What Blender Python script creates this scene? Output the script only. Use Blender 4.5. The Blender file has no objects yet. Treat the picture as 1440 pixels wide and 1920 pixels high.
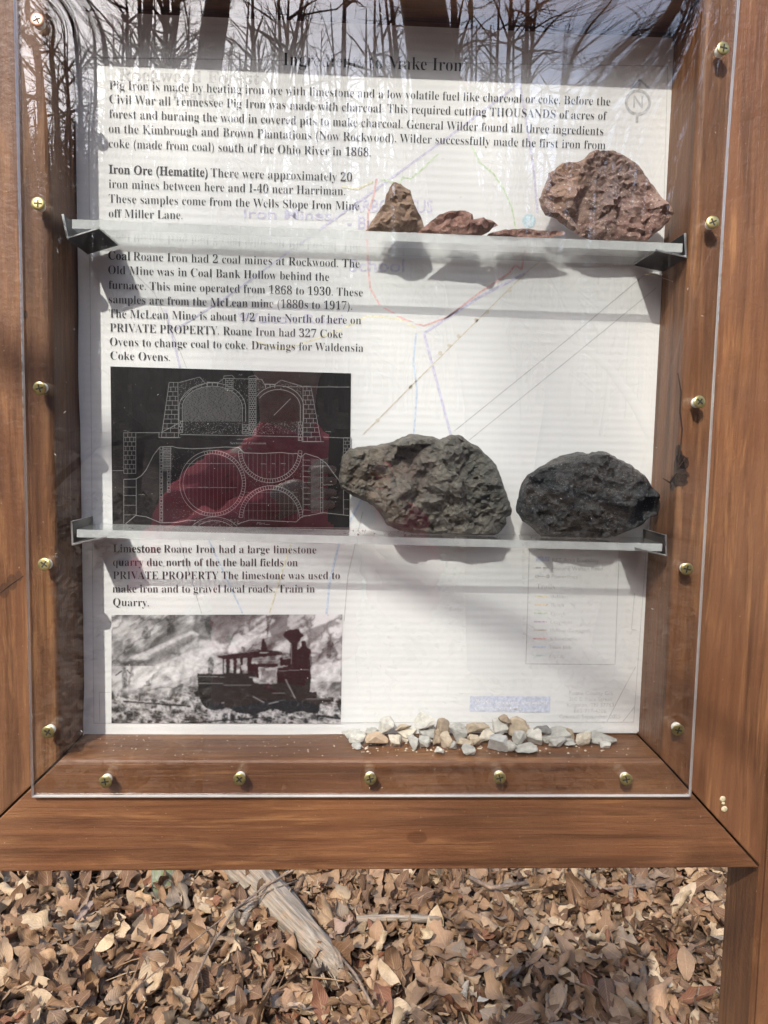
import bpy, bmesh, math, random
import numpy as np
from mathutils import Vector, Matrix, noise
from mathutils.geometry import delaunay_2d_cdt
S = bpy.context.scene
COL = S.collection
R = math.radians
# ------------------------------------------------------------------ camera
EYE = Vector((0.0, -0.6, 1.5))
YAW, PITCH, ROLL = R(2.5477), R(4.9494), R(-1.152)
FPX = 1387.0
def cam_axes():
    cy, sy, cp, sp, cr, sr = math.cos(YAW), math.sin(YAW), math.cos(PITCH), math.sin(PITCH), math.cos(ROLL), math.sin(ROLL)
    f = Vector((sy*cp, cy*cp, -sp)); r = Vector((cy, -sy, 0)); d = f.cross(r)
    return cr*r+sr*d, -sr*r+cr*d, f
CR, CD, CF = cam_axes()
cam = bpy.data.cameras.new('camera'); cam_o = bpy.data.objects.new('camera', cam); COL.objects.link(cam_o)
cam.sensor_fit = 'VERTICAL'; cam.sensor_height = 36; cam.lens = FPX/1920*36
cam.clip_start = 0.005; cam.clip_end = 400
m = Matrix.Identity(4)
for i in range(3):
    m[i][0] = CR[i]; m[i][1] = -CD[i]; m[i][2] = -CF[i]; m[i][3] = EYE[i]
cam_o.matrix_world = m
S.camera = cam_o
def ray(x, y):
    return CR*((x-720)/FPX)+CD*((y-960)/FPX)+CF
def un(x, y, Y):                      # point of the vertical plane at depth Y
    r = ray(x, y); return EYE+r*((Y-EYE.y)/r.y)
def unz(x, y, z):                     # point of the level plane at height z
    r = ray(x, y); return EYE+r*((z-EYE.z)/r.z)
# ------------------------------------------------------------------ light
SUN = Vector((0.40, 1.0, -0.97)).normalized()
el = math.asin(-SUN.z); az = math.atan2(-SUN.x, -SUN.y)
W = bpy.data.worlds.new('World'); S.world = W; W.use_nodes = True
nt = W.node_tree; bg = nt.nodes['Background']
sky = nt.nodes.new('ShaderNodeTexSky'); sky.sky_type = 'NISHITA'; sky.sun_disc = False
sky.sun_elevation = el; sky.sun_rotation = az; sky.dust_density = 2.2; sky.ozone_density = 2.2; sky.air_density = 1.0
nt.links.new(sky.outputs[0], bg.inputs[0]); bg.inputs[1].default_value = 0.15
sl = bpy.data.lights.new('sun', 'SUN'); sl.energy = 2.05; sl.angle = R(0.53); sl.color = (1, 0.955, 0.89)
so = bpy.data.objects.new('sun', sl); COL.objects.link(so)
so.rotation_euler = SUN.to_track_quat('-Z', 'Y').to_euler()
S.view_settings.view_transform = 'Standard'; S.view_settings.look = 'None'
S.view_settings.exposure = 1.40; S.view_settings.gamma = 1
S.render.engine = 'CYCLES'
S.cycles.max_bounces = 10; S.cycles.transparent_max_bounces = 24; S.cycles.glossy_bounces = 4
S.cycles.use_denoising = True; S.cycles.adaptive_threshold = .003
# ------------------------------------------------------------------ helpers
def tag(o, label=None, cat=None, group=None, kind=None):
    if label: o['label'] = label
    if cat: o['category'] = cat
    if group: o['group'] = group
    if kind: o['kind'] = kind
    return o
def link(name, me, mats, parent=None):
    o = bpy.data.objects.new(name, me); COL.objects.link(o)
    for mm in (mats if isinstance(mats, (list, tuple)) else [mats]):
        if mm: me.materials.append(mm)
    if parent: o.parent = parent; o.matrix_parent_inverse = parent.matrix_world.inverted() if False else Matrix.Translation(-Vector(parent.location))
    return o
def empty(name, loc=(0, 0, 0)):
    o = bpy.data.objects.new(name, None); o.location = loc; o.empty_display_size = .02; COL.objects.link(o); return o
def pyd(name, V, F, smooth=False):
    me = bpy.data.meshes.new(name); me.from_pydata([tuple(v) for v in V], [], F); me.validate(); me.update()
    if smooth:
        me.polygons.foreach_set('use_smooth', [True]*len(me.polygons))
    return me
def from_bm(name, bm, smooth=False):
    me = bpy.data.meshes.new(name); bm.to_mesh(me); bm.free()
    if smooth: me.polygons.foreach_set('use_smooth', [True]*len(me.polygons))
    return me
class MB:
    def __init__(s): s.v = []; s.f = []; s.mi = []
    def add(s, V, F, mi=0):
        k = len(s.v); s.v += [tuple(v) for v in V]; s.f += [[i+k for i in f] for f in F]; s.mi += [mi]*len(F)
    def box(s, a, b, mi=0):
        x0, y0, z0 = a; x1, y1, z1 = b
        s.add([(x0,y0,z0),(x1,y0,z0),(x1,y1,z0),(x0,y1,z0),(x0,y0,z1),(x1,y0,z1),(x1,y1,z1),(x0,y1,z1)],
              [(0,3,2,1),(4,5,6,7),(0,1,5,4),(1,2,6,5),(2,3,7,6),(3,0,4,7)], mi)
    def tube(s, pts, rad, n=8, caps=True, mi=0):
        pts = [Vector(p) for p in pts]
        if not hasattr(rad, '__len__'): rad = [rad]*len(pts)
        V = []; up = Vector((.137, .31, .94)).normalized()
        for i, p in enumerate(pts):
            t = (pts[min(i+1, len(pts)-1)]-pts[max(i-1, 0)]).normalized()
            a = t.cross(up)
            if a.length < .05: a = t.cross(Vector((1, 0, 0)))
            a.normalize(); b = t.cross(a)
            for k in range(n):
                w = 2*math.pi*k/n; V.append(p+(a*math.cos(w)+b*math.sin(w))*rad[i])
        F = [(i*n+k, i*n+(k+1) % n, (i+1)*n+(k+1) % n, (i+1)*n+k) for i in range(len(pts)-1) for k in range(n)]
        if caps: F += [tuple(range(n))[::-1], tuple((len(pts)-1)*n+k for k in range(n))]
        s.add(V, F, mi)
    def lathe(s, prof, origin, axis, n=24, mi=0):
        axis = Vector(axis).normalized(); a = axis.orthogonal().normalized(); b = axis.cross(a); o = Vector(origin)
        V = [o+axis*h+(a*math.cos(2*math.pi*k/n)+b*math.sin(2*math.pi*k/n))*max(r, 1e-6) for h, r in prof for k in range(n)]
        F = [(i*n+k, i*n+(k+1) % n, (i+1)*n+(k+1) % n, (i+1)*n+k) for i in range(len(prof)-1) for k in range(n)]
        F += [tuple(range(n))[::-1], tuple((len(prof)-1)*n+k for k in range(n))]
        s.add(V, F, mi)
    def mesh(s, name, smooth=False):
        me = pyd(name, s.v, s.f, smooth)
        if len(me.polygons) == len(s.mi): me.polygons.foreach_set('material_index', s.mi)
        return me
    def build(s, name, mats, parent=None, smooth=False):
        return link(name, s.mesh(name, smooth), mats, parent)
# ------------------------------------------------------------------ materials
class NT:
    def __init__(s, name):
        s.m = bpy.data.materials.new(name); s.m.use_nodes = True; s.t = s.m.node_tree
        s.b = s.t.nodes['Principled BSDF']; s.out = s.t.nodes['Material Output']
    def n(s, t, **k):
        q = s.t.nodes.new('ShaderNode'+t)
        for a, v in k.items():
            if a.startswith('i_'): q.inputs[a[2:].replace('_', ' ')].default_value = v
            else: setattr(q, a, v)
        return q
    def l(s, a, b): s.t.links.new(a, b)
    def coord(s, scale=(1, 1, 1), rot=(0, 0, 0), loc=(0, 0, 0), out='Object'):
        v = s.n('TexCoord').outputs[out]
        if any(rot):
            q = s.n('Mapping'); q.inputs['Rotation'].default_value = rot; s.l(v, q.inputs[0]); v = q.outputs[0]
        mp = s.n('Mapping'); mp.inputs['Scale'].default_value = scale; mp.inputs['Location'].default_value = loc
        s.l(v, mp.inputs[0]); return mp.outputs[0]
    def noise(s, vec, scale=5, detail=6, rough=.55, dist=0):
        q = s.n('TexNoise'); q.inputs['Scale'].default_value = scale; q.inputs['Detail'].default_value = detail
        q.inputs['Roughness'].default_value = rough; q.inputs['Distortion'].default_value = dist
        s.l(vec, q.inputs['Vector']); return q.outputs[0]
    def ramp(s, fac, stops, interp='LINEAR'):
        q = s.n('ValToRGB'); e = q.color_ramp; e.interpolation = interp
        while len(e.elements) < len(stops): e.elements.new(.5)
        for el_, (p, c) in zip(e.elements, stops):
            el_.position = p; el_.color = (c, c, c, 1) if not hasattr(c, '__len__') else (*c, 1)
        s.l(fac, q.inputs[0]); return q.outputs[0]
    def mix(s, fac, a, b, mode='MIX'):
        q = s.n('MixRGB'); q.blend_type = mode
        for i, v in enumerate((fac, a, b)):
            if hasattr(v, 'is_linked'): s.l(v, q.inputs[i])
            elif i == 0: q.inputs[0].default_value = v
            else: q.inputs[i].default_value = (*v, 1)
        return q.outputs[0]
    def math(s, op, a, b=0.0, clamp=False):
        q = s.n('Math'); q.operation = op; q.use_clamp = clamp
        for i, v in enumerate((a, b)):
            if hasattr(v, 'is_linked'): s.l(v, q.inputs[i])
            else: q.inputs[i].default_value = v
        return q.outputs[0]
    def bump(s, h, strength=.5, dist=.001, prev=None):
        q = s.n('Bump'); q.inputs['Strength'].default_value = strength; q.inputs['Distance'].default_value = dist
        s.l(h, q.inputs['Height'])
        if prev: s.l(prev, q.inputs['Normal'])
        return q.outputs[0]
    def spot(s, vec_out, p, r0, r1):  # 1 inside radius r0 of p, 0 beyond r1
        q = s.n('VectorMath'); q.operation = 'DISTANCE'; s.l(vec_out, q.inputs[0]); q.inputs[1].default_value = p
        k = s.n('MapRange'); k.inputs[1].default_value = r1; k.inputs[2].default_value = r0
        s.l(q.outputs['Value'], k.inputs[0]); return k.outputs[0]
    def set(s, **k):
        for a, v in k.items():
            i = s.b.inputs[a.replace('_', ' ')]
            if hasattr(v, 'is_linked'): s.l(v, i)
            else: i.default_value = (*v, 1) if hasattr(v, '__len__') and len(v) == 3 else v
        return s.m
def plain(name, col, rough=.6, metal=0., var=.12, scale=60):
    t = NT(name); v = t.coord()
    n = t.noise(v, scale, 4)
    lo = tuple(c*(1-var) for c in col); hi = tuple(min(1, c*(1+var)) for c in col)
    t.set(Base_Color=t.ramp(n, [(.3, lo), (.7, hi)]), Roughness=rough, Metallic=metal)
    return t.m
def wood(name, axis, spots=(), seed=0.0, tone=1.0):
    t = NT(name)
    def sc_(a, b): q = [a, a, a]; q[axis] = b; return q
    off = (seed*1.7, seed*.9, seed*2.3)
    o = t.coord(loc=off)
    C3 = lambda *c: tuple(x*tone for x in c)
    a = t.noise(t.coord(sc_(48, 1.8), loc=off), 1.0, 8, .62, 1.1)
    b = t.noise(t.coord(sc_(210, 7), loc=off), 1.0, 5, .68, .6)
    c = t.noise(o, 6.0, 4, .55, .3)
    d = t.noise(t.coord(sc_(30, 3.0), loc=off), 1.6, 6, .62, 1.6)
    e = t.noise(t.coord(sc_(95, 4.5), loc=off), 1.0, 5, .6, .7)
    col = t.ramp(a, [(.28, C3(.074, .030, .0140)), (.45, C3(.124, .052, .0235)), (.60, C3(.166, .071, .0310)), (.78, C3(.106, .044, .0200))])
    col = t.mix(t.math('MULTIPLY', t.ramp(c, [(.38, 0.), (.68, 1.)]), .55), col, C3(.195, .098, .048))
    col = t.mix(t.math('MULTIPLY', t.ramp(e, [(.34, .9), (.50, 0.)]), .6), col, C3(.045, .019, .010))
    br_m = t.math('MULTIPLY', t.ramp(d, [(.47, 0.), (.62, 1.)]), t.ramp(b, [(.42, 0.), (.56, 1.)]))
    br_m = t.math('MULTIPLY', br_m, t.ramp(t.noise(o, 8, 3), [(.38, .05), (.58, .95)]))
    col = t.mix(t.math('MULTIPLY', br_m, .62), col, C3(.36, .175, .070))
    col = t.mix(t.math('MULTIPLY', t.ramp(b, [(.22, 1.), (.40, 0.)]), .35), col, C3(.04, .018, .010))
    sp = t.noise(o, 420, 2)
    col = t.mix(t.ramp(sp, [(.74, 0.), (.78, .6)]), col, (.42, .31, .20))
    h = t.math('ADD', t.math('MULTIPLY', a, .5), t.math('MULTIPLY', b, .45))
    h = t.math('ADD', h, t.math('MULTIPLY', t.noise(o, 130, 6, .65), .45))
    ob = t.n('TexCoord').outputs['Object']
    rg_n = t.noise(t.coord(sc_(90, 32)), 1., 7, .66)
    nrm = t.bump(h, .75, .0022)
    for p, r, dark, k in spots:
        sv = t.n('VectorMath'); sv.operation = 'SUBTRACT'; t.l(ob, sv.inputs[0]); sv.inputs[1].default_value = p
        ss = t.n('VectorMath'); ss.operation = 'MULTIPLY'; t.l(sv.outputs[0], ss.inputs[0]); q = [1, 1, 1]; q[axis] = .62; ss.inputs[1].default_value = q
        ln = t.n('VectorMath'); ln.operation = 'LENGTH'; t.l(ss.outputs[0], ln.inputs[0])
        near = t.math('SUBTRACT', 1.0, t.math('DIVIDE', ln.outputs['Value'], r), True)
        msk = t.ramp(t.math('ADD', near, t.math('MULTIPLY', t.math('SUBTRACT', rg_n, .5), 1.5 if k > .75 else .5)), [(.30, 0.), (.42, 1.)]); msk = t.math('MULTIPLY', msk, t.ramp(near, [(.0, 0.), (.06, 1.)]))
        col = t.mix(t.math('MULTIPLY', msk, k), col, dark)
        if k > .75: nrm = t.bump(t.math('MULTIPLY', msk, t.math('SUBTRACT', t.noise(o, 240, 6, .7), 1.2)), 1.0, .006, nrm)
    rg = t.ramp(t.math('ADD', t.math('MULTIPLY', c, .6), t.math('MULTIPLY', b, .4)), [(.3, .34), (.7, .56)])
    t.set(Base_Color=col, Roughness=rg, Normal=nrm)
    t.b.inputs['Specular IOR Level'].default_value = .4
    return t.m
def acrylic(name, f0, tint, rings=(), rough=0.0):
    t = NT(name); t.t.nodes.remove(t.b)
    lw = t.n('LayerWeight'); lw.inputs[0].default_value = .5
    tr = t.n('BsdfTransparent'); tr.inputs[0].default_value = (*tint, 1)
    gl = t.n('BsdfAnisotropic') if False else t.n('BsdfGlossy'); gl.inputs['Roughness'].default_value = rough
    gl.inputs['Color'].default_value = (1, 1, 1, 1)
    fac = t.math('ADD', t.math('MULTIPLY', t.math('POWER', lw.outputs['Facing'], 5), 1-f0), f0)
    mx = t.n('MixShader'); t.l(fac, mx.inputs[0]); t.l(tr.outputs[0], mx.inputs[1]); t.l(gl.outputs[0], mx.inputs[2])
    ob = t.n('TexCoord').outputs['Object']; nrm = None
    for p, r, per, amp in rings:
        dd = t.n('VectorMath'); dd.operation = 'DISTANCE'; t.l(ob, dd.inputs[0]); dd.inputs[1].default_value = p
        w = t.math('SINE', t.math('MULTIPLY', dd.outputs['Value'], 2*math.pi/per))
        k = t.n('MapRange'); k.inputs[1].default_value = r; k.inputs[2].default_value = 0.0; t.l(dd.outputs['Value'], k.inputs[0])
        nrm = t.bump(t.math('MULTIPLY', w, k.outputs[0]), 1.0, amp, nrm)
    wv = t.noise(t.coord((1, 1, 1)), 7, 2)
    nrm = t.bump(wv, 1.0, .00018, nrm)
    t.l(nrm, gl.inputs['Normal'])
    t.l(mx.outputs[0], t.out.inputs[0]); return t.m
def edge_mat(name, col, tr=.35):
    t = NT(name); v = t.coord((30, 30, 30)); n = t.noise(v, 3, 5)
    t.set(Base_Color=t.ramp(n, [(.3, tuple(c*.85 for c in col)), (.7, col)]), Roughness=.25)
    t.b.inputs['Transmission Weight'].default_value = 0
    mx = t.n('MixShader'); mx.inputs[0].default_value = tr; tl = t.n('BsdfTransparent')
    t.l(t.b.outputs[0], mx.inputs[1]); t.l(tl.outputs[0], mx.inputs[2]); t.l(mx.outputs[0], t.out.inputs[0]); return t.m
# ------------------------------------------------------------------ dimensions of the case (m)
XI0, XI1, ZI0, ZI1 = -.2362, .2690, 1.5-.2605, 1.5+.3600     # opening
XO0, XO1, ZO0, ZO1 = -.3332, .3610, 1.5-.3575, 1.5+.4570     # outer edges of the frame
DEP = .058; PY = .0535                                        # frame depth, plane of the printed sheet
# ------------------------------------------------------------------ ground
GB = -1.8                                   # ground lowered behind the case to push its shadow mostly out of view
def gz(x, y):
    z = 0.0
    if y < -2.0: z += .13*(-2.0-y)*min(1, (-2.0-y)/4)
    k = min(1, max(0, (y-.2)/2.5)); z += GB*k*k*(3-2*k)
    if y > 9: z += .05*(y-9)
    z += .05*noise.noise(Vector((x*.5, y*.5, 3.1)))*min(1, abs(y)/2)
    return z
def ground():
    xs = np.concatenate([np.linspace(-120, -6, 20), np.linspace(-5, 5, 41), np.linspace(6, 120, 20)])
    ys = np.concatenate([np.linspace(-120, -9, 24), np.linspace(-8, 9, 69), np.linspace(10, 120, 20)])
    V = [(x, y, gz(x, y)) for y in ys for x in xs]; nx = len(xs)
    F = [(j*nx+i, j*nx+i+1, (j+1)*nx+i+1, (j+1)*nx+i) for j in range(len(ys)-1) for i in range(nx-1)]
    t = NT('forest_floor'); o = t.coord()
    vo = t.n('TexVoronoi'); vo.inputs['Scale'].default_value = 17; t.l(o, vo.inputs['Vector'])
    c = t.ramp(vo.outputs['Color'], [(.1, (.03, .019, .012)), (.35, (.09, .052, .03)), (.6, (.16, .10, .058)), (.85, (.25, .17, .10))])
    c = t.mix(t.ramp(t.noise(o, 40, 4), [(.35, .8), (.6, 0.)]), c, (.035, .022, .014))
    t.set(Base_Color=c, Roughness=.85, Normal=t.bump(vo.outputs['Distance'], .8, .03))
    tag(link('ground', pyd('ground', V, F, True), t.m), kind='structure')
ground()
# ------------------------------------------------------------------ the case
case = empty('display_case', (0, 0, 1.5))
tag(case, 'brown stained wooden display case on posts with mitred frame around a printed sheet', 'display case')
def P(x, y, Y=0.): return un(x, y, Y)
def board(name, q, mat, inner):
    # q: four (x, z) corners of the front outline; inner: indices of the edge that faces the opening
    bm = bmesh.new()
    a = [bm.verts.new((x, 0, z)) for x, z in q]; b = [bm.verts.new((x, DEP, z)) for x, z in q]
    bm.faces.new(a); bm.faces.new(b[::-1])
    for i in range(4): bm.faces.new((a[i], b[i], b[(i+1) % 4], a[(i+1) % 4]))
    bmesh.ops.recalc_face_normals(bm, faces=bm.faces)
    e_in = [e for e in bm.edges if set(e.verts) == {a[inner[0]], a[inner[1]]}]
    e_o = [e for e in bm.edges if e.verts[0] in a and e.verts[1] in a and e not in e_in]
    bmesh.ops.bevel(bm, geom=e_in, offset=.0050, segments=4, profile=.5, affect='EDGES')
    e_o = [e for e in bm.edges if e.is_valid and abs(e.verts[0].co.y) < 1e-6 and abs(e.verts[1].co.y) < 1e-6 and e.calc_face_angle(0) > .6]
    bmesh.ops.bevel(bm, geom=e_o, offset=.0013, segments=2, profile=.5, affect='EDGES')
    me = from_bm(name, bm, False)
    return link(name, me, mat, case)
G = .0011
DARK = (.040, .020, .012)
sp_bot = [(tuple(P(782, 1570)), .0085, (.075, .030, .014), .6)]
bd = lambda x, y, Y=0.: tuple(P(x, y, Y))
sp_right = [(bd(1270, 882, .003), .0125, (.032, .016, .010), .92), (bd(1254, 903, .010), .009, DARK, .85), (bd(1270, 712, .003), .006, (.09, .045, .025), .6), (bd(1268, 850, .003), .007, DARK, .85), (bd(1284, 868, .0), .006, DARK, .8)]
sp_left = [(bd(22, 1092), .006, DARK, .6), (bd(8, 1108), .006, DARK, .6), (bd(36, 1080), .004, DARK, .5), (bd(48, 590, 0.), .003, DARK, .7)]
WX = wood('wood_rail', 0, sp_bot, 0.3, 1.08); WR = wood('wood_stile', 2, sp_right, 1.1, 1.18); WL = wood('wood_stile_shaded', 2, sp_left, 2.7, .9)  # left stile darkened for soft shade, right brightened for sun, in the colour
WP = wood('wood_post', 2, (), 4.1)
board('bottom_rail', [(XO0+G, ZO0), (XO1-G, ZO0), (XI1-G, ZI0), (XI0+G, ZI0)], WX, (2, 3))
board('top_rail', [(XI0+G, ZI1), (XI1-G, ZI1), (XO1-G, ZO1), (XO0+G, ZO1)], WX, (0, 1))
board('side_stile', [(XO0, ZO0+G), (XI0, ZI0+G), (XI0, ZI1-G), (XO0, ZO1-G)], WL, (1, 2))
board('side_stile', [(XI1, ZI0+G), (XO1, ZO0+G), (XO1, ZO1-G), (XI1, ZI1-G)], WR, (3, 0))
mb = MB(); mb.box((XO0+.004, DEP+.0015, ZO0+.004), (XO1-.004, DEP+.013, ZO1-.004)); mb.build('back_panel', wood('wood_back', 0, (), 6.), case)
for x0, x1 in ((XO1+.0015, XO1+.0925), (XO0-.0925, XO0-.0015)):
    bm = bmesh.new(); r = bmesh.ops.create_cube(bm, size=1)
    for v in bm.verts:
        v.co = Vector(((x0+x1)/2+v.co.x*(x1-x0), DEP/2+.0015+v.co.y*DEP, .95+v.co.z*2.01))
    bmesh.ops.bevel(bm, geom=[e for e in bm.edges if abs(e.verts[0].co.z-e.verts[1].co.z) > 1], offset=.004, segments=3, affect='EDGES')
    link('post', from_bm('post', bm), WP, case)
# filled holes and a brush ring near the lower corner
putty = plain('putty', (.50, .42, .26), .7, 0, .25, 300)
for x, y, r in ((1355, 1498, .0026), (1358, 1517, .0027), (1356, 1506, .0014)):
    p = P(x, y); mb = MB()
    mb.lathe([(-.001, r*1.1), (.0004, r), (.0009, r*.55)], p, (0, -1, 0), 12); mb.build('filled_hole', putty, case, True)
CRK = plain('crack_dark', (.040, .021, .013), .95)
for pp, w in (([(1271, 700, .002), (1277, 735, .0005), (1275, 770, .0008), (1279, 805, .0), (1276, 840, .0008), (1270, 875, .002)], .0006), ([(1270, 880, .002), (1283, 862, .0), (1291, 858, .0)], .0006), ([(1268, 888, .003), (1256, 905, .009), (1243, 897, .016)], .0010), ([(0, 1112, .0), (20, 1096, .0), (44, 1080, .0)], .0005)):
    mb = MB(); mb.tube([P(x, y, q) for x, y, q in pp], [w*.6]+[w]*(len(pp)-2)+[w*.4], 6); mb.build('crack', CRK, case)
# corrugated plastic board behind the sheet
whiteplas = plain('corrugated_plastic', (.78, .78, .76), .5, 0, .03)
mb = MB(); mb.box((XI0+.001, PY+.0006, ZI0+.002), (XI1-.001, DEP+.001, ZI1-.006)); mb.build('corrugated_board', whiteplas, case)
# ------------------------------------------------------------------ printed sheet
sheet = empty('information_sheet', (0, PY, 1.5))
tag(sheet, 'white printed sheet headed Ingredients to Make Iron, with two black pictures', 'information sheet')
def paper():
    c = [un(143, 36, PY), un(1270, 78, PY), un(158, 1380, PY), un(1205, 1372, PY)]
    nr, ncl = 740, 16; V = []
    for j in range(nr+1):
        t = j/nr
        for i in range(ncl+1):
            s = i/ncl
            p = c[0]*(1-s)*(1-t)+c[1]*s*(1-t)+c[2]*(1-s)*t+c[3]*s*t
            k = min(s, 1-s)
            p.x += (.0011*math.sin(9*t+1)+.0006*math.sin(23*t))*(1 if s in (0, 1) else 0)
            p.y += .00006*math.sin(2*math.pi*(p.z/.0066))+.0003*noise.noise(Vector((p.x*9, 0, p.z*9)))-.0002
            V.append(p)
    F = [(j*(ncl+1)+i, (j+1)*(ncl+1)+i, (j+1)*(ncl+1)+i+1, j*(ncl+1)+i+1) for j in range(nr) for i in range(ncl)]
    t = NT('paper'); o = t.coord(); st = t.coord((1, 1, 300))
    col = t.ramp(t.noise(o, 14, 3), [(.3, (.715, .72, .705)), (.7, (.765, .765, .75))])
    wv = t.n('TexWave'); wv.bands_direction = 'Z'; wv.inputs['Scale'].default_value = 1/.0066/20*1.0
    t.l(o, wv.inputs['Vector']); 
    t.set(Base_Color=t.mix(t.math('MULTIPLY', wv.outputs[1], .05), col, (.60, .60, .60)), Roughness=.6)
    return link('paper', pyd('paper', V, F, True), t.m, sheet)
paper()
def ink(name, c, rough=.55):
    t = NT(name); n = t.noise(t.coord(), 500, 2)
    t.set(Base_Color=t.ramp(n, [(.3, tuple(x*.8 for x in c)), (.7, tuple(min(1, x*1.15) for x in c))]), Roughness=rough); return t.m
INK = ink('black_ink', (.034, .034, .038))
def serif(s):
    o = ''
    for c in s:
        if 'A' <= c <= 'Z': o += chr(0x1D400+ord(c)-65)
        elif 'a' <= c <= 'z': o += chr(0x1D41A+ord(c)-97)
        elif '0' <= c <= '9': o += chr(0x1D7CE+ord(c)-48)
        else: o += c
    return o
def italic(s):
    o = ''
    for c in s:
        if c == 'h': o += '\u210e'
        elif 'A' <= c <= 'Z': o += chr(0x1D434+ord(c)-65)
        elif 'a' <= c <= 'z': o += chr(0x1D44E+ord(c)-97)
        else: o += c
    return o
def glyphs(s, offset):
    cu = bpy.data.curves.new('tmp', 'FONT'); cu.body = s; cu.size = 1; cu.offset = offset; cu.resolution_u = 3
    o = bpy.data.objects.new('tmp', cu); COL.objects.link(o)
    dg = bpy.context.evaluated_depsgraph_get()
    me = bpy.data.meshes.new_from_object(o.evaluated_get(dg))
    V = [v.co.copy() for v in me.vertices]; F = [list(p.vertices) for p in me.polygons]
    bpy.data.objects.remove(o); bpy.data.curves.remove(cu); bpy.data.meshes.remove(me)
    return V, F
LIFT = .0007
def line(mb, runs, a, b, cap, lift=LIFT):
    """runs: [(text, style)]; a, b: pixel ends of the baseline; cap: cap height in pixels"""
    A = un(*a, PY-lift); B = un(*b, PY-lift); d = B-A; ux = d.normalized()
    parts = []; x = 0.
    for s, style in runs:
        if style == 'regular': V, F = glyphs(serif(s), -.0122)
        elif style == 'bold': V, F = glyphs(serif(s), 0.003)
        elif style == 'italic': V, F = glyphs(italic(s), 0)
        elif style == 'sansbold': V, F = glyphs(s, .012)
        else: V, F = glyphs(s, 0)
        if not V: continue
        x0 = min(v.x for v in V); x1 = max(v.x for v in V)
        if parts: x += .27
        parts.append((V, F, x-x0)); x += x1-x0
    sx = d.length/x; sz = cap*(PY+.6)/FPX/.68
    for V, F, off in parts:
        mb.add([A+ux*((v.x+off)*sx)+Vector((0, 0, v.y*sz)) for v in V], F)
def para(name, rows, mat, cap=14.9):
    mb = MB()
    for r in rows:
        line(mb, r[0] if isinstance(r[0], list) else [(r[0], 'regular')], r[1], r[2], r[3] if len(r) > 3 else cap)
    return mb.build(name, mat, sheet)
para('heading', [("Ingredients to Make Iron", (531, 122.5), (866, 134), 22)], INK)
para('paragraph', [
 ("Pig Iron is made by heating iron ore with limestone and a low volatile fuel like charcoal or coke. Before the", (205, 167), (1144, 198)),
 ("Civil War all Tennessee Pig Iron was made with charcoal. This required cutting THOUSANDS of acres of", (205, 193.5), (1138, 225)),
 ("forest and burning the wood in covered pits to make charcoal. General Wilder found all three ingredients", (205, 221), (1131, 253.5)),
 ("on the Kimbrough and Brown Plantations (Now Rockwood). Wilder successfully made the first iron from", (204, 248.5), (1135, 280)),
 ("coke (made from coal) south of the Ohio River in 1868.", (204, 276.5), (695, 293.5))], INK)
para('paragraph', [
 ([("Iron Ore (Hematite)", 'bold'), ("There were approximately 20", 'regular')], (204, 325), (660, 340)),
 ("iron mines between here and I-40 near Harriman.", (204, 352.5), (647, 366)),
 ("These samples come from the Wells Slope Iron Mine", (204, 380), (673, 394)),
 ("off Miller Lane.", (204, 407.5), (342, 411))], INK)
para('paragraph', [
 ([("Coal", 'bold'), (" Roane Iron had 2 coal mines at Rockwood. The", 'regular')], (203, 486.5), (674, 502)),
 ("Old Mine was in Coal Bank Hollow behind the", (203, 513.5), (617, 527)),
 ("furnace. This mine operated from 1868 to 1930. These", (204, 541.5), (680, 556)),
 ("samples are from the McLean mine (1880s to 1917).", (204, 568.5), (660, 581)),
 ("The McLean Mine is about 1/2 mine North of here on", (204, 595), (677, 608)),
 ("PRIVATE PROPERTY. Roane Iron had 327 Coke", (206, 621.5), (642, 634)),
 ("Ovens to change coal to coke. Drawings for Waldensia", (206, 648), (681, 660)),
 ("Coke Ovens.", (207, 674), (319, 677))], INK)
para('paragraph', [
 ([("Limestone", 'bold'), ("Roane Iron had a large limestone", 'regular')], (212, 1035.5), (593, 1038)),
 ("quarry due north of the the ball fields on", (212, 1061), (558, 1062)),
 ("PRIVATE PROPERTY The limestone was used to", (212, 1086), (637, 1086)),
 ("make iron and to gravel local roads. Train in", (211, 1111), (590, 1111)),
 ("Quarry.", (212, 1136), (279, 1137))], INK, 14.9)
# pen strokes on the sheet, in picture pixels
def stroke(mb, pts, w, lift=LIFT, T=None):
    q = [un(*(T(*p) if T else p), PY-lift) for p in pts]
    hw = w*(PY+.6)/FPX/2
    for a, b in zip(q, q[1:]):
        d = b-a
        if d.length < 1e-7: continue
        d.normalize(); n = Vector((-d.z, 0, d.x))*hw
        mb.add([a+n, a-n, b-n, b+n], [(0, 1, 2, 3)])
def poly(mb, pts, lift=LIFT, T=None):
    q = [un(*(T(*p) if T else p), PY-lift) for p in pts]
    mb.add(q, [tuple(range(len(q)))])
def arc(cx, cy, rx, ry, a0, a1, n=40):
    return [(cx+rx*math.cos(R(a0+(a1-a0)*i/n)), cy-ry*math.sin(R(a0+(a1-a0)*i/n))) for i in range(n+1)]
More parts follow.
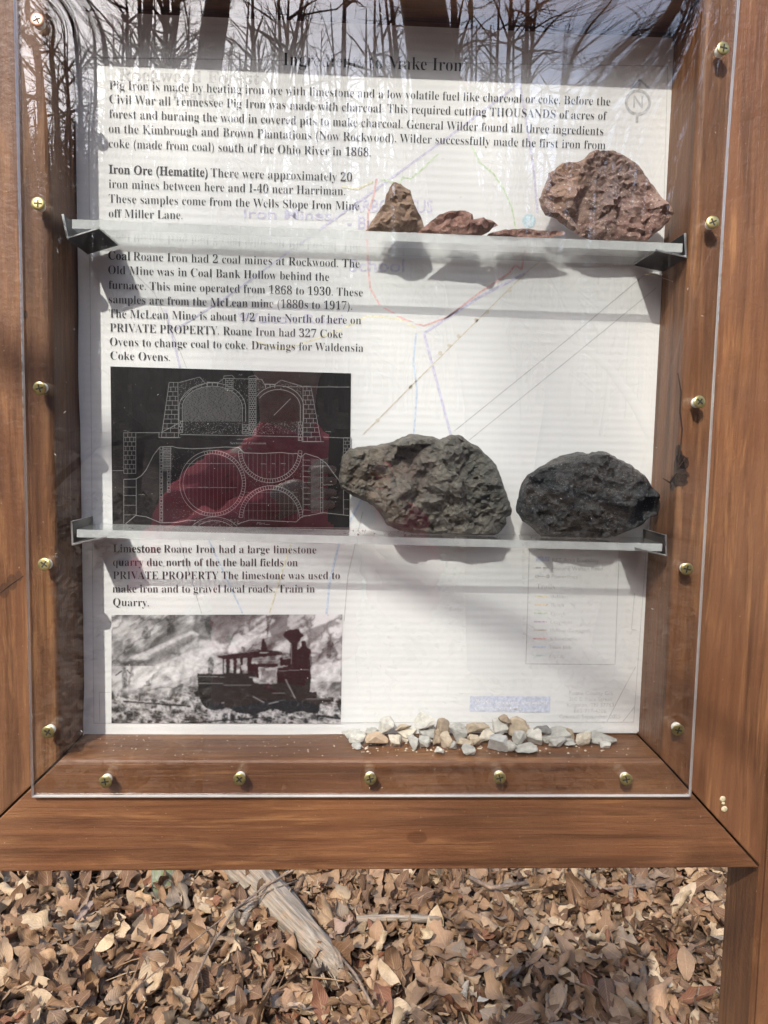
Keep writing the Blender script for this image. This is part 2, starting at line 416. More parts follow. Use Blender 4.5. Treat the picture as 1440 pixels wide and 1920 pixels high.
# --- the faint map that shows through the sheet
pale = {k: ink('map_'+k, tuple(x*.86+.74*.14 for x in c)) for k, c in dict(grey=(.56, .55, .54), lav=(.60, .58, .72), red=(.80, .50, .48), green=(.60, .74, .50), blue=(.55, .65, .78),
        yellow=(.80, .76, .52), brown=(.66, .60, .48), cyan=(.52, .70, .76), orange=(.78, .66, .48), teal=(.58, .72, .68), purple=(.62, .50, .62), line=(.50, .50, .49), logo=(.56, .60, .72), white=(.80, .80, .82)).items()}
maps = {k: MB() for k in pale}
ML = .00045
def ms(k, pts, w=2.5): stroke(maps[k], pts, w, ML)
def mt(k, s, a, b, cap, style='sans'): line(maps[k], [(s, style)], a, b, cap, ML)
mt('grey', 'Rockwood Forest', (222, 150), (486, 158), 20, 'bold'); mt('grey', 'Trails', (318, 187), (402, 190), 17, 'bold')
mt('lav', 'Iron Mines', (457, 409), (621, 413), 17, 'sansbold'); mt('lav', 'ARBORETUS', (659, 397), (811, 399), 22, 'sansbold')
mt('lav', '- Br', (651, 428), (700, 430), 22, 'sansbold'); mt('lav', 'School', (654, 509), (758, 510), 22, 'sansbold')
mt('lav', 'Walton Road', (445, 604), (643, 608), 17, 'sansbold')
ms('line', arc(1196, 192, 22, 22, 0, 360), 5); ms('line', [(1199, 150), (1198, 170)], 5); ms('line', [(1195, 214), (1194, 230)], 5)
ms('line', [(1182, 166), (1200, 150), (1218, 166)], 4); mt('line', 'N', (1187, 201), (1205, 202), 20, 'sansbold')
poly(maps['cyan'], arc(992, 414, 13, 13, 0, 360, 20)[:-1], ML); line(maps['white'], [('i', 'bold')], (990, 422), (995, 422), 16, LIFT)
ms('green', [(885, 275), (900, 305), (925, 325), (945, 355), (960, 390), (967, 430)], 3); ms('green', [(822, 288), (790, 318), (770, 335), (755, 332), (748, 345), (715, 336)], 3)
ms('red', [(706, 335), (700, 370), (690, 400), (688, 450), (690, 500), (694, 540), (712, 572), (760, 600), (795, 611), (840, 594), (900, 548), (955, 512), (966, 497), (978, 505), (985, 470)], 3.5)
ms('yellow', [(640, 350), (672, 354), (700, 340)], 3); ms('yellow', [(640, 618), (690, 592), (745, 597), (780, 615)], 3); ms('yellow', [(480, 640), (530, 655), (580, 640), (640, 618)], 3)
ms('lav', [(600, 430), (850, 250), (975, 155), (1000, 310), (1008, 400)], 4); ms('lav', [(985, 512), (900, 556), (795, 625), (820, 720), (845, 815)], 5)
ms('lav', [(325, 620), (420, 560), (600, 430)], 3); ms('lav', [(310, 580), (325, 640), (338, 690)], 4)
ms('blue', [(780, 625), (775, 680), (782, 730), (776, 815)], 3.5); ms('blue', [(612, 1152), (618, 1090), (638, 1010), (690, 915)], 4); ms('line', [(645, 1165), (652, 1080), (680, 960)], 1.4)
ms('brown', [(1012, 490), (985, 512), (840, 655), (740, 755), (680, 815)], 2.2)
for x, y in ((955, 544), (914, 585), (893, 600), (860, 630), (842, 648), (825, 662), (770, 725), (708, 788)): poly(maps['brown'], arc(x, y, 4, 4, 0, 360, 8)[:-1], ML)
ms('line', [(1206, 517), (1060, 640), (852, 808)], 1.6); ms('line', [(1230, 540), (1080, 663), (880, 825)], 1.6)
ms('line', [(165, 108), (1252, 124), (1236, 700), (1188, 1354), (176, 1356), (165, 108)], 1.2); ms('line', [(193, 108), (510, 112), (508, 165)], 1.1)
ms('line', [(240, 500), (290, 550), (330, 640), (350, 690)], 1.2); ms('blue', [(390, 1010), (420, 1075), (455, 1150)], 3); ms('line', [(335, 1010), (360, 1090), (378, 1150)], 1.3); ms('yellow', [(545, 1020), (520, 1100), (505, 1150)], 2.5)
Lg = lambda x, y: (960+x/4.92, 1010+y/4.92)
ms('line', [Lg(160, 100), Lg(128, 1155), Lg(950, 1162), Lg(990, 100)], 1.6)
poly(maps['logo'], [Lg(220, 165), Lg(345, 165), Lg(343, 210), Lg(218, 210)], ML)
ms('line', [Lg(220, 268), Lg(268, 268)], 3); ms('line', [Lg(287, 268), Lg(335, 268)], 3); ms('grey', [Lg(230, 348), Lg(330, 348)], 1.8)
for x in (230, 330): poly(maps['grey'], [(a, b) for a, b in arc(*Lg(x, 348), 4, 4, 0, 360, 10)[:-1]], ML)
for s, x0, x1, y, cap, st in (('RET Area Boundary', 370, 805, 214, 7.5, 'sans'), ('Historic Walton Road', 368, 835, 292, 7.5, 'sans'), ('Powerlines', 365, 605, 366, 7.5, 'sans'),
        ('Trails', 225, 395, 464, 10.5, 'regular')): mt('line', s, Lg(x0, y), Lg(x1, y+2), cap, st)
for i, (s, x1, k) in enumerate((('Adkins', 520, 'yellow'), ('Beech', 480, 'orange'), ('Creech', 495, 'green'), ('Grapevine', 560, 'purple'), ('Hilltop (damaged)', 722, 'brown'), ('Schoolhouse', 605, 'red'), ('Train Ride', 553, 'blue'), ('ZigZag', 485, 'teal'))):
    y = 550+i*78; ms(k, [Lg(214-i*4, y-18), Lg(333-i*3, y-18)], 3); mt('grey', s, Lg(362-i*3, y), Lg(x1, y+2), 7.3, 'regular')
for s, x0, x1, y in (('Roane County GIS', 525, 930, 1442), ('200 E. Race Street', 525, 925, 1497), ('Kingston, TN 37763', 505, 940, 1551), ('865-717-4206', 570, 870, 1605), ('Created: September 2025', 435, 1000, 1657)):
    mt('grey', s, Lg(x0, y), Lg(x1, y+1), 7.5)
poly(maps['logo'], [(882, 1305), (1032, 1306), (1031, 1336), (880, 1335)], ML)
line(maps['white'], [('Roane', 'italic')], (890, 1319), (922, 1319), 9); line(maps['white'], [('County', 'italic')], (890, 1331), (922, 1331), 9)
line(maps['white'], [('GEOGRAPHIC INFORMATION', 'sansbold')], (928, 1321), (1025, 1321), 5.5); line(maps['white'], [('SYSTEMS', 'sansbold')], (928, 1331), (977, 1331), 5.5)
ms('line', [(1192, 1250), (1165, 1300), (1138, 1353)], 1.5); ms('line', [(1190, 1325), (1180, 1338), (1168, 1353)], 1.5); ms('line', [(1190, 1112), (1184, 1180), (1194, 1182)], 1.3)
ms('line', [(207, 1298), (186, 1298), (187, 1352)], 1.2)
big = MB(); order = list(pale)
for i, k in enumerate(order):
    big.add(maps[k].v, maps[k].f, i)
big.build('map_print', [pale[k] for k in order], sheet)
# --- drawing of the coke ovens
T1 = lambda x, y: (180+x/2.88, 680+y/2.88)
dr = MB(); poly(dr, [(207, 687), (658, 700), (655, 996), (211, 994)], .0009)
t = NT('drawing_ground'); v = t.coord()
t.set(Base_Color=t.ramp(t.noise(v, 120, 6), [(.3, (.006, .006, .006)), (.75, (.016, .014, .014))]), Roughness=.35)
drawing = dr.build('oven_drawing', t.m, sheet)
lw_ = MB(); rnd = random.Random(5)
def ds(pts, w=1.0): stroke(lw_, pts, w, .0012, T1)
def bricks(x0, x1, y0, y1, rows, sl0=0., sl1=0., nb=3):
    for j in range(rows+1):
        y = y0+(y1-y0)*j/rows; f = j/rows; a, b = x0+sl0*f, x1+sl1*f
        ds([(a, y), (b, y)], .9)
        if j < rows:
            y2 = y0+(y1-y0)*(j+1)/rows
            for k in range(nb):
                x = a+(b-a)*(k+(.5 if j % 2 else 1.0))/nb
                if x < b-3: ds([(x, y), (x, y2)], .8)
    ds([(x0, y0), (x0+sl0, y1)]); ds([(x1, y0), (x1+sl1, y1)])
def speck(x0, x1, y0, y1, n, inside=None, w=.8):
    for _ in range(n):
        x, y = rnd.uniform(x0, x1), rnd.uniform(y0, y1)
        if inside and not inside(x, y): continue
        a = rnd.uniform(0, 6.28); l = rnd.uniform(2, 5); ds([(x, y), (x+l*math.cos(a), y+l*math.sin(a))], w*rnd.uniform(.5, 1))
bricks(395, 442, 107, 403, 12, -42, 3, 2); bricks(1118, 1160, 127, 425, 12, 0, 55, 2); bricks(150, 215, 378, 598, 9, 0, 0, 3); bricks(1337, 1378, 405, 480, 4, 0, 0, 2)
for a, b in (((215, 378), (345, 378)), ((340, 405), (455, 405)), ((340, 380), (340, 405)), ((1228, 402), (1375, 408)), ((1110, 427), (1230, 427)), ((455, 388), (1110, 400)), ((85, 583), (150, 583)), ((90, 885), (1370, 893)), ((90, 893), (1370, 903)), ((1010, 130), (1375, 132)), ((350, 378), (470, 315)), ((1050, 195), (960, 285))): ds([a, b], 1.1)
for rx, ry in ((162, 118), (180, 136)): ds([(628+rx, 318)]+arc(628, 245, rx, ry, 0, 180)+[(628-rx, 318)], 1.2)
for rx, ry in ((118, 95), (136, 115)): ds([(985+rx, 320)]+arc(985, 240, rx, ry, 0, 150), 1.2)
for i in range(0, 19): ds([arc(628, 245, 162, 118, i*10, i*10, 1)[0], arc(628, 245, 180, 136, i*10, i*10, 1)[0]], .6)
y = 132
while y < 318:
    h = 160*math.sqrt(max(0, 1-((245-y)/116)**2)) if y < 245 else 160
    x = 628-h+3
    while x < 628+h-3:
        l = rnd.uniform(10, 40); ds([(x, y), (min(x+l, 628+h-3), y)], .55); x += l+rnd.uniform(2, 5)
    y += 4.6
for x in (600, 628, 656): ds([(x, 108), (x, 128)], 1.6)
for x in (915, 940, 965): ds([(x, 117), (x, 136)], 1.6)
ds([(598, 106), (660, 108)], 2); ds([(910, 116), (970, 118)], 2)
ds([(445, 108), (560, 78), (592, 112), (520, 140), (455, 205)], 1); ds([(655, 112), (690, 85), (895, 90), (912, 122)], 1); ds([(965, 118), (1000, 94), (1112, 127)], 1)
speck(448, 590, 80, 200, 200, lambda x, y: y > 110-(x-448)*.25 and ((x-628)/182)**2+((y-245)/138)**2 > 1)
speck(665, 905, 88, 220, 260, lambda x, y: ((x-628)/182)**2+((y-245)/138)**2 > 1 and ((x-985)/138)**2+((y-240)/118)**2 > 1)
speck(975, 1112, 96, 200, 150, lambda x, y: y > 96+(x-1000)*.28 and ((x-985)/138)**2+((y-240)/118)**2 > 1)
bricks(700, 740, 85, 150, 6, 0, 0, 2); bricks(826, 864, 85, 388, 26, 0, 0, 3); ds([(690, 72), (735, 68), (750, 86), (690, 86), (690, 72)]); ds([(826, 75), (860, 70), (878, 88), (820, 88), (826, 75)])
speck(470, 1100, 320, 385, 650); speck(450, 470, 320, 385, 20); bricks(790, 825, 335, 385, 4, 0, 0, 2); bricks(1092, 1115, 320, 420, 6, 0, 0, 2); bricks(445, 468, 315, 378, 4, 0, 0, 2)
ds([(150, 630), (215, 628), (245, 610), (270, 580), (310, 500), (345, 455), (410, 452), (440, 460), (520, 465), (600, 462), (700, 455), (770, 458), (800, 487), (900, 490), (1000, 485), (1060, 492), (1085, 490), (1105, 512), (1130, 490), (1200, 512), (1245, 545), (1270, 580), (1330, 660)], 1.3)
ds([(160, 870), (215, 825), (270, 832), (350, 865), (440, 862), (500, 850), (540, 852)], 1.2); ds([(760, 872), (830, 850), (900, 852), (1080, 860), (1110, 832), (1230, 810), (1370, 826)], 1.2)
for r in (160, 178): ds(arc(630, 652, r, r, 0, 360, 60), 1.0)
for a in range(-110, 110, 5): ds([arc(630, 652, 161, 161, a, a, 1)[0], arc(630, 652, 177, 177, a, a, 1)[0]], .8)
for r in (152, 172): ds(arc(940, 476, r, r, 180, 360, 40), 1.0); ds(arc(945, 836, r, r, 0, 180, 40), 1.0); ds(arc(640, 1005, r, r, 45, 135, 24), 1.0)
for a in range(0, 182, 5):
    ds([arc(940, 476, 153, 153, 180+a, 180+a, 1)[0], arc(940, 476, 171, 171, 180+a, 180+a, 1)[0]], .8)
    ds([arc(945, 836, 153, 153, a, a, 1)[0], arc(945, 836, 171, 171, a, a, 1)[0]], .8)
def outside(x, y): return (x-630)**2+(y-652)**2 > 179**2 and (x-940)**2+(y-476)**2 > 173**2 and (x-945)**2+(y-836)**2 > 173**2
speck(690, 1115, 500, 860, 900, outside, .7); speck(400, 620, 465, 870, 420, outside, .7); speck(520, 780, 845, 885, 160, outside, .7)
for x0, x1, y0, y1, r_ in ((345, 360, 455, 865, 26), (362, 404, 455, 580, 14), (385, 400, 580, 700, 8)): bricks(x0, x1, y0, y1, r_, 0, 0, 1)
for x in (1118, 1212, 1225): ds([(x, 500 if x < 1200 else 520), (x, 810)], 1)
for j in range(11): ds([(1118, 525+j*30), (1158, 527+j*30)], .8); ds([(1210, 540+j*27), (1225, 540+j*27)], .8)
for i in range(46): ds([(1160, 520+i*6.4), (1208, 524+i*6.4)], .5)
for i in range(26): ds([(364, 460+i*5), (402, 460+i*5)], .4)
for x in range(480, 790, 22): ds([(x, 652-math.sqrt(max(0, 155**2-(x-630)**2))), (x, 652+math.sqrt(max(0, 155**2-(x-630)**2)))], .3)
for x in range(800, 1090, 24): ds([(x, 492), (x, 476+math.sqrt(max(0, 150**2-(x-940)**2)))], .35); ds([(x, 836-math.sqrt(max(0, 150**2-(x-945)**2))), (x, 848)], .35)
for yy in (545, 675): ds([(490, yy), (760, yy)], .7)
for yy in (700, 760, 800): ds([(800, yy), (1090, yy)], .35)
ds([(150, 630), (150, 868)]); ds([(217, 628), (217, 826)])
for yy in (672, 718, 770, 822): ds([(150, yy), (217, yy)], .8)
ds([(1335, 480), (1337, 822)], 1)
for yy in (690, 740, 790): ds([(1337, yy), (1375, yy)], .7)
line(lw_, [('Sectional Elevation', 'italic')], T1(722, 440), T1(918, 441), 4.2, .0012); line(lw_, [('Plan', 'italic')], T1(865, 874), T1(912, 874), 4.5, .0012); ds([(912, 873), (940, 874)], .7)
for x, y, w in ((230, 712, 35), (1225, 660, 55), (1268, 728, 40), (890, 545, 30), (950, 546, 24), (1000, 546, 28), (550, 673, 60), (620, 674, 70), (760, 412, 60), (150, 368, 30), (1240, 372, 30), (1150, 405, 22), (770, 66, 24)):
    for k in range(int(w/5)): ds([(x+k*5, y+rnd.uniform(-3, 3)), (x+k*5+4, y+rnd.uniform(-3, 3))], .9)
speck(100, 1360, 70, 880, 60, None, 1.6)
lw_.build('line_work', ink('drawing_lines', (.20, .20, .195)), drawing)
# --- photograph of the train: a printed picture, one small cell of ink per grain
T2 = lambda x, y: (190+x/3.064, 1140+y/3.064)
NX, NY = 400, 190
def fbm(sx, sy, seed, oc=5, rot=0.0, ridge=False):
    g = np.random.default_rng(seed); Y, X = np.mgrid[0:NY, 0:NX]; X = X/NX*2.1; Y = Y/NY
    c, q = math.cos(rot), math.sin(rot); X, Y = (X*c+Y*q)*sx, (-X*q+Y*c)*sy; out = np.zeros((NY, NX)); am = 1; tot = 0
    for o_ in range(oc):
        L = g.random((64, 64)); xi = np.floor(X).astype(int); yi = np.floor(Y).astype(int); fx = X-xi; fy = Y-yi; fx = fx*fx*(3-2*fx); fy = fy*fy*(3-2*fy)
        a = L[yi % 64, xi % 64]*(1-fx)+L[yi % 64, (xi+1) % 64]*fx; b = L[(yi+1) % 64, xi % 64]*(1-fx)+L[(yi+1) % 64, (xi+1) % 64]*fx
        n = a*(1-fy)+b*fy
        if ridge: n = 1-np.abs(2*n-1)
        out += n*am; tot += am; am *= .55; X = X*2.03+7; Y = Y*2.03+3
    return out/tot
PXG, PYG = np.meshgrid(60+(np.arange(NX)+.5)/NX*1325, 40+(np.arange(NY)+.5)/NY*622)
def inpoly(pts):
    m_ = np.zeros((NY, NX), bool); wx = PXG+(GRN-.5)*7; wy = PYG+(GRN2-.5)*7
    for (xa, ya), (xb, yb) in zip(pts, pts[1:]+pts[:1]):
        if ya == yb: continue
        m_ ^= ((ya > wy) != (yb > wy)) & (wx < xa+(wy-ya)*(xb-xa)/(yb-ya))
    return m_
def nearline(pts, w):
    m_ = np.zeros((NY, NX), bool)
    for a, b in zip(pts, pts[1:]):
        d = np.array(b)-np.array(a); t_ = np.clip(((PXG-a[0])*d[0]+(PYG-a[1])*d[1])/max(1e-9, (d*d).sum()), 0, 1)
        m_ |= np.hypot(PXG-a[0]-t_*d[0], PYG-a[1]-t_*d[1]) < w/2
    return m_
def soft(a, n=1):
    for _ in range(n):
        p = np.pad(a, 1, 'edge'); a = (p[:-2, 1:-1]+p[2:, 1:-1]+p[1:-1, :-2]+p[1:-1, 2:]+2*p[1:-1, 1:-1])/6
    return a
GRN, GRN2 = fbm(60, 60, 5, 2), fbm(60, 60, 6, 2)
cg = np.random.default_rng(21); cs_ = cg.random((90, 2))*np.array([2.6, 1.6])-np.array([.2, .5]); XX, YY = PXG/662*1.0, PYG/662*1.0
c_, q_ = math.cos(-.6), math.sin(-.6); U2 = (XX*c_+YY*q_+(fbm(7, 7, 31, 4)-.5)*.22)*.62; V2_ = (-XX*q_+YY*c_+(fbm(7, 7, 32, 4)-.5)*.22)*1.45
dd_ = np.sqrt((U2[..., None]-(cs_[:, 0]*c_+cs_[:, 1]*q_)*.62)**2+(V2_[..., None]-(-cs_[:, 0]*q_+cs_[:, 1]*c_)*1.45)**2); near2 = np.sort(dd_, -1)[..., :2]; cid = dd_.argmin(-1)
block = cg.uniform(.10, .80, 90)[cid]; seam = np.clip((near2[..., 1]-near2[..., 0])/.035, 0, 1)
cliff = fbm(5, 10, 1, 6, -.55)*.65+fbm(9, 22, 2, 5, -.6, True)*.45-.02
rub = fbm(15, 20, 3, 4, .2, True)*.75+fbm(45, 45, 4, 2)*.28
lowm = np.clip((PYG-(400+40*np.sin(PXG/170)))/90, 0, 1)
def contrast(a, lo, hi): return np.clip((a-lo)/(hi-lo), 0, 1)
IMG = (contrast(cliff, .38, .72)*.45+soft(block, 1)*.48)*(.35+.65*soft(seam, 1))*(1-lowm)+contrast(rub, .45, .85)*.62*lowm+.03
darkp = contrast(fbm(4, 5, 8, 4, -.4), .50, .64)*(PYG < 330)*np.clip(1.2-PXG/900, .15, 1); IMG *= 1-.62*darkp
for q in ([(300, 330), (560, 230), (700, 300), (560, 380), (420, 420)], [(560, 180), (690, 190), (720, 250), (560, 260)], [(1210, 330), (1380, 300), (1380, 420), (1200, 420)], [(760, 200), (960, 60), (1000, 70), (800, 240)], [(150, 290), (520, 130), (560, 150), (260, 300)], [(980, 240), (1075, 180), (1080, 260)]):
    k = soft(inpoly(q).astype(float), 3); IMG = IMG*(1-.6*k)+.6*k*(.55+.35*contrast(rub, .4, .8))
for q in ([(915, 345), (1000, 340), (1005, 395), (950, 402), (920, 385)], [(700, 150), (740, 160), (735, 200), (680, 205), (650, 180)], [(1170, 130), (1260, 100), (1330, 70), (1375, 90), (1300, 120), (1240, 180), (1190, 190)], [(260, 280), (380, 215), (520, 150), (540, 170), (400, 260), (330, 310)], [(720, 60), (830, 55), (800, 110), (750, 115)], [(70, 200), (130, 180), (120, 240), (70, 260)], [(560, 390), (690, 392), (690, 410), (562, 408)]):
    k = soft(inpoly(q).astype(float), 4); IMG = IMG*(1-.75*k)+.75*k*(.10+.22*GRN)
loco = np.zeros((NY, NX))
for q in ([(550, 375), (715, 378), (715, 480), (555, 475)], [(530, 478), (705, 474), (705, 510), (540, 508)],
          [(560, 505), (700, 505), (1240, 500), (1252, 560), (1230, 605), (1150, 590), (1090, 602), (985, 575), (880, 612), (790, 602), (720, 570), (650, 588), (595, 570), (575, 540)],
          [(700, 372), (862, 372), (880, 430), (1010, 432), (1010, 525), (700, 525)], [(668, 275), (820, 250), (890, 238), (905, 238), (1035, 250), (1045, 268), (870, 285), (700, 292), (672, 284)],
          [(715, 288), (737, 286), (737, 380), (715, 380)], [(757, 286), (776, 284), (776, 380), (757, 380)], [(797, 284), (812, 283), (812, 380), (797, 380)], [(838, 280), (862, 278), (862, 380), (838, 380)],
          [(862, 318), (1015, 320), (1015, 336), (862, 338)], [(862, 335), (900, 335), (905, 400), (862, 400)], [(1010, 345), (1100, 325), (1200, 335), (1208, 400), (1200, 500), (1010, 505)],
          [(1090, 180), (1126, 180), (1132, 335), (1083, 335)], [(1040, 155), (1055, 135), (1080, 124), (1132, 122), (1140, 140), (1162, 158), (1130, 198), (1082, 198)],
          [(1148, 195), (1158, 188), (1172, 190), (1178, 200), (1176, 220), (1205, 240), (1210, 330), (1200, 350), (1130, 345), (1118, 260), (1130, 238), (1150, 222)],
          [(960, 525), (1340, 512), (1342, 534), (1260, 545), (1252, 605), (1215, 600), (1222, 548), (960, 548)], [(920, 180), (932, 175), (945, 205), (952, 240), (915, 242)],
          [(1025, 285), (1090, 280), (1090, 330), (1030, 330)], [(1185, 480), (1242, 480), (1245, 505), (1185, 505)]): loco = np.maximum(loco, inpoly(q))
for p, w in (([(130, 535), (300, 548), (510, 562)], 9), ([(480, 662), (700, 645), (905, 628)], 7), ([(1250, 615), (1375, 632)], 12), ([(85, 385), (118, 360)], 7), ([(150, 355), (166, 375)], 6), ([(1326, 200), (1336, 212), (1322, 222)], 5), ([(700, 292), (700, 372)], 5)): loco = np.maximum(loco, nearline(p, w))
tiny = np.zeros((NY, NX))
for q in ([(612, 300), (618, 280), (630, 275), (640, 290), (645, 320), (640, 376), (612, 376)], [(118, 370), (126, 340), (138, 335), (148, 350), (152, 380), (145, 460), (122, 460)], [(1298, 200), (1304, 168), (1318, 165), (1326, 195), (1322, 240), (1318, 290), (1296, 290)],
          [(590, 90), (602, 52), (622, 55), (640, 90), (628, 130), (628, 180), (608, 150)], [(940, 45), (985, 42), (968, 90), (958, 120), (956, 165), (946, 165), (948, 100)],
          [(390, 490), (400, 465), (460, 432), (472, 440), (460, 480), (415, 525), (395, 520)], [(380, 90), (410, 85), (425, 125), (395, 150), (370, 160)], [(62, 640), (120, 642), (190, 662), (62, 664)], [(240, 110), (265, 100), (285, 160), (255, 185), (230, 160)], [(800, 225), (820, 220), (825, 248), (805, 250)], [(255, 420), (275, 408), (285, 445), (262, 450)]):
    tiny = np.maximum(tiny, inpoly(q))
tiny = soft(tiny.astype(float), 2)*(.55+.45*contrast(GRN2, .35, .6)); IMG = IMG*(1-.8*tiny)+.8*tiny*.05
loco = soft(loco.astype(float), 1); IMG = IMG*(1-loco)+loco*(.004+.10*contrast(fbm(30, 46, 9, 4)*.7+fbm(12, 50, 14, 3)*.3, .56, .82))
for q in ([(800, 330), (830, 318), (840, 352), (805, 356)], [(938, 345), (998, 342), (1000, 352), (945, 358)], [(890, 255), (975, 252), (930, 262)], [(740, 300), (755, 300), (755, 335), (740, 335)]):
    k = soft(inpoly(q).astype(float), 1); IMG = IMG*(1-k*.8)+k*.45
WHL = [([(cx+rr_*math.cos(k*.449), 548+rr_*math.sin(k*.449)) for k in range(15)], 3.2) for cx, rr_ in ((630, 26), (735, 33), (830, 33), (925, 33), (1110, 24), (1180, 24))]
for p, w in WHL:
    k = soft(nearline(p, w).astype(float), 1); IMG = IMG*(1-k*.35)+k*.10
for p, w in (([(560, 392), (705, 394)], 4), ([(556, 430), (700, 432)], 3), ([(870, 300), (1010, 302)], 4), ([(1092, 205), (1092, 320)], 5), ([(1200, 260), (1205, 330)], 4), ([(1020, 360), (1190, 352)], 4), ([(700, 440), (860, 440)], 3), ([(1180, 520), (1330, 518)], 4), ([(675, 272), (900, 243)], 4), ([(1060, 410), (1116, 515)], 8), ([(850, 398), (888, 396), (905, 430), (980, 432)], 7), ([(875, 508), (935, 540)], 7), ([(1210, 420), (1250, 500)], 5), ([(985, 488), (1060, 488)], 5), ([(970, 340), (970, 365)], 4), ([(1045, 290), (1085, 285)], 8), ([(965, 548), (1020, 535)], 8), ([(690, 545), (705, 540)], 6)):
    k = soft(nearline(p, w*.8).astype(float), 1); IMG = IMG*(1-k*.7)+k*.32
IMG = np.clip(soft(IMG**1.18, 1)+(np.random.default_rng(3).random((NY, NX))-.5)*.05, .006, .74)
c4 = [un(209, 1153, PY-.0009), un(642, 1152, PY-.0009), un(639, 1357, PY-.0009), un(209, 1356, PY-.0009)]
c4 = np.array([list(v) for v in c4]); U_, V_ = np.meshgrid(np.linspace(0, 1, NX+1), np.linspace(0, 1, NY+1))
PT = (c4[0]*((1-U_)*(1-V_))[..., None]+c4[1]*(U_*(1-V_))[..., None]+c4[2]*(U_*V_)[..., None]+c4[3]*((1-U_)*V_)[..., None]).reshape(-1, 3)
ii = (np.arange(NY)[:, None]*(NX+1)+np.arange(NX)).ravel(); FQ = np.stack([ii, ii+NX+1, ii+NX+2, ii+1], 1)
def mesh_np(name, V, F, UV=None, smooth=True):
    me = bpy.data.meshes.new(name); n = len(V); f = len(F)
    me.vertices.add(n); me.vertices.foreach_set('co', V.astype(np.float32).ravel())
    me.loops.add(f*4); me.loops.foreach_set('vertex_index', F.astype(np.int32).ravel())
    me.polygons.add(f); me.polygons.foreach_set('loop_start', np.arange(0, f*4, 4, dtype=np.int32))
    me.polygons.foreach_set('use_smooth', np.full(f, smooth))
    if UV is not None:
        l = me.uv_layers.new(name='UVMap'); l.data.foreach_set('uv', UV[F.ravel()].astype(np.float32).ravel())
    me.update(); me.validate(); return me
me = mesh_np('quarry_photograph', PT, FQ, None, False)
ca = me.color_attributes.new('ink', 'FLOAT_COLOR', 'CORNER'); rgb = np.stack([IMG, IMG*.965, IMG*.965, IMG*0+1], -1).reshape(-1, 4)
ca.data.foreach_set('color', np.repeat(rgb, 4, 0).astype(np.float32).ravel())
t = NT('photo_print'); at = t.n('Attribute'); at.attribute_name = 'ink'; t.set(Base_Color=at.outputs['Color'], Roughness=.45)
link('quarry_photograph', me, t.m, sheet)
# ------------------------------------------------------------------ shelves and brackets
SHELF_F, SHELF_B = .0035, .0490
ACR = acrylic('shelf_acrylic', .04, (.955, .965, .965), (), .16)
EDGE = edge_mat('acrylic_edge', (.66, .68, .66), .36)
def shelf(pl, pr, th, label):
    a = un(*pl, SHELF_F); b = un(*pr, SHELF_F)
    V = [a, b, b+Vector((0, SHELF_B-SHELF_F, 0)), a+Vector((0, SHELF_B-SHELF_F, 0))]
    V = [v-Vector((0, 0, th)) for v in V]+V
    me = pyd('acrylic_shelf', V, [(0, 3, 2, 1), (4, 5, 6, 7), (0, 1, 5, 4), (1, 2, 6, 5), (2, 3, 7, 6), (3, 0, 4, 7)])
    me.polygons.foreach_set('material_index', [0, 0, 1, 1, 1, 1])
    o = link('acrylic_shelf', me, [ACR, EDGE]); tag(o, label, 'shelf', 'clear shelves inside the case')
    def top(x): return a.z+(b.z-a.z)*(x-a.x)/(b.x-a.x)
    return top
top1 = shelf((135, 411), (1280, 456.5), .0069, 'clear acrylic shelf carrying the reddish iron ore pieces')
top2 = shelf((144, 992.5), (1242, 1019.5), .0064, 'clear acrylic shelf carrying the two dark coal lumps')
t = NT('aluminium'); n = t.noise(t.coord((1, 12, 1)), 90, 5)
t.set(Base_Color=t.ramp(n, [(.3, (.42, .42, .41)), (.7, (.66, .66, .64))]), Roughness=t.ramp(n, [(.3, .22), (.7, .42)]), Metallic=.9, Normal=t.bump(n, .25, .0004)); ALU = t.m
BLK = plain('bracket_dark_face', (.030, .030, .030), .38, .3, .3, 120)
def bracket(corner, vtop, hend, label, th=.0017, y0=.0030, y1=.0500):
    c, v, h = (un(*p, y0) for p in (corner, vtop, hend))
    side = 1 if h.x > c.x else -1
    dv = (v-c); dh = (h-c); nv = Vector((side*th, 0, 0)); nh = Vector((0, 0, th))
    rr = random.Random(int(corner[0])); bm = bmesh.new(); prof = [c, h, h+nh, c+nv+nh, v+nv, v]
    rings = []
    for y in np.linspace(y0, y1, 5):
        rings.append([bm.verts.new((p.x+(rr.uniform(-1, 1)*.0002 if y == y0 else 0), y, p.z+(rr.uniform(-1, 1)*.0002 if y == y0 else 0))) for p in prof])
    for r0, r1 in zip(rings, rings[1:]):
        for i in range(6): bm.faces.new((r0[i], r0[(i+1) % 6], r1[(i+1) % 6], r1[i]))
    bm.faces.new(rings[0]); bm.faces.new(rings[-1][::-1]); bmesh.ops.recalc_face_normals(bm, faces=bm.faces)
    bmesh.ops.bevel(bm, geom=[e for e in bm.edges if e.calc_face_angle(0) > .8], offset=.0003, segments=1, affect='EDGES')
    me = from_bm('angle_bracket', bm); me.polygons.foreach_set('material_index', [0 if p.normal.y < -.5 or p.area < 3e-5 else 1 for p in me.polygons])
    tag(link('angle_bracket', me, [ALU, BLK]), label, 'bracket', 'aluminium angle brackets under the shelf ends')
bracket((124, 448), (115, 401), (187, 429.5), 'tilted aluminium angle under the ore shelf at its empty end')
bracket((1288.5, 484), (1287, 437), (1229, 470.5), 'aluminium angle under the ore shelf beside the big iron ore rock')
bracket((134, 1023), (132, 977), (200, 1009), 'aluminium angle under the coal shelf at the oven drawing end')
bracket((1251.5, 1044), (1250.5, 1003), (1190, 1030), 'aluminium angle under the coal shelf beside the rounded black lump')
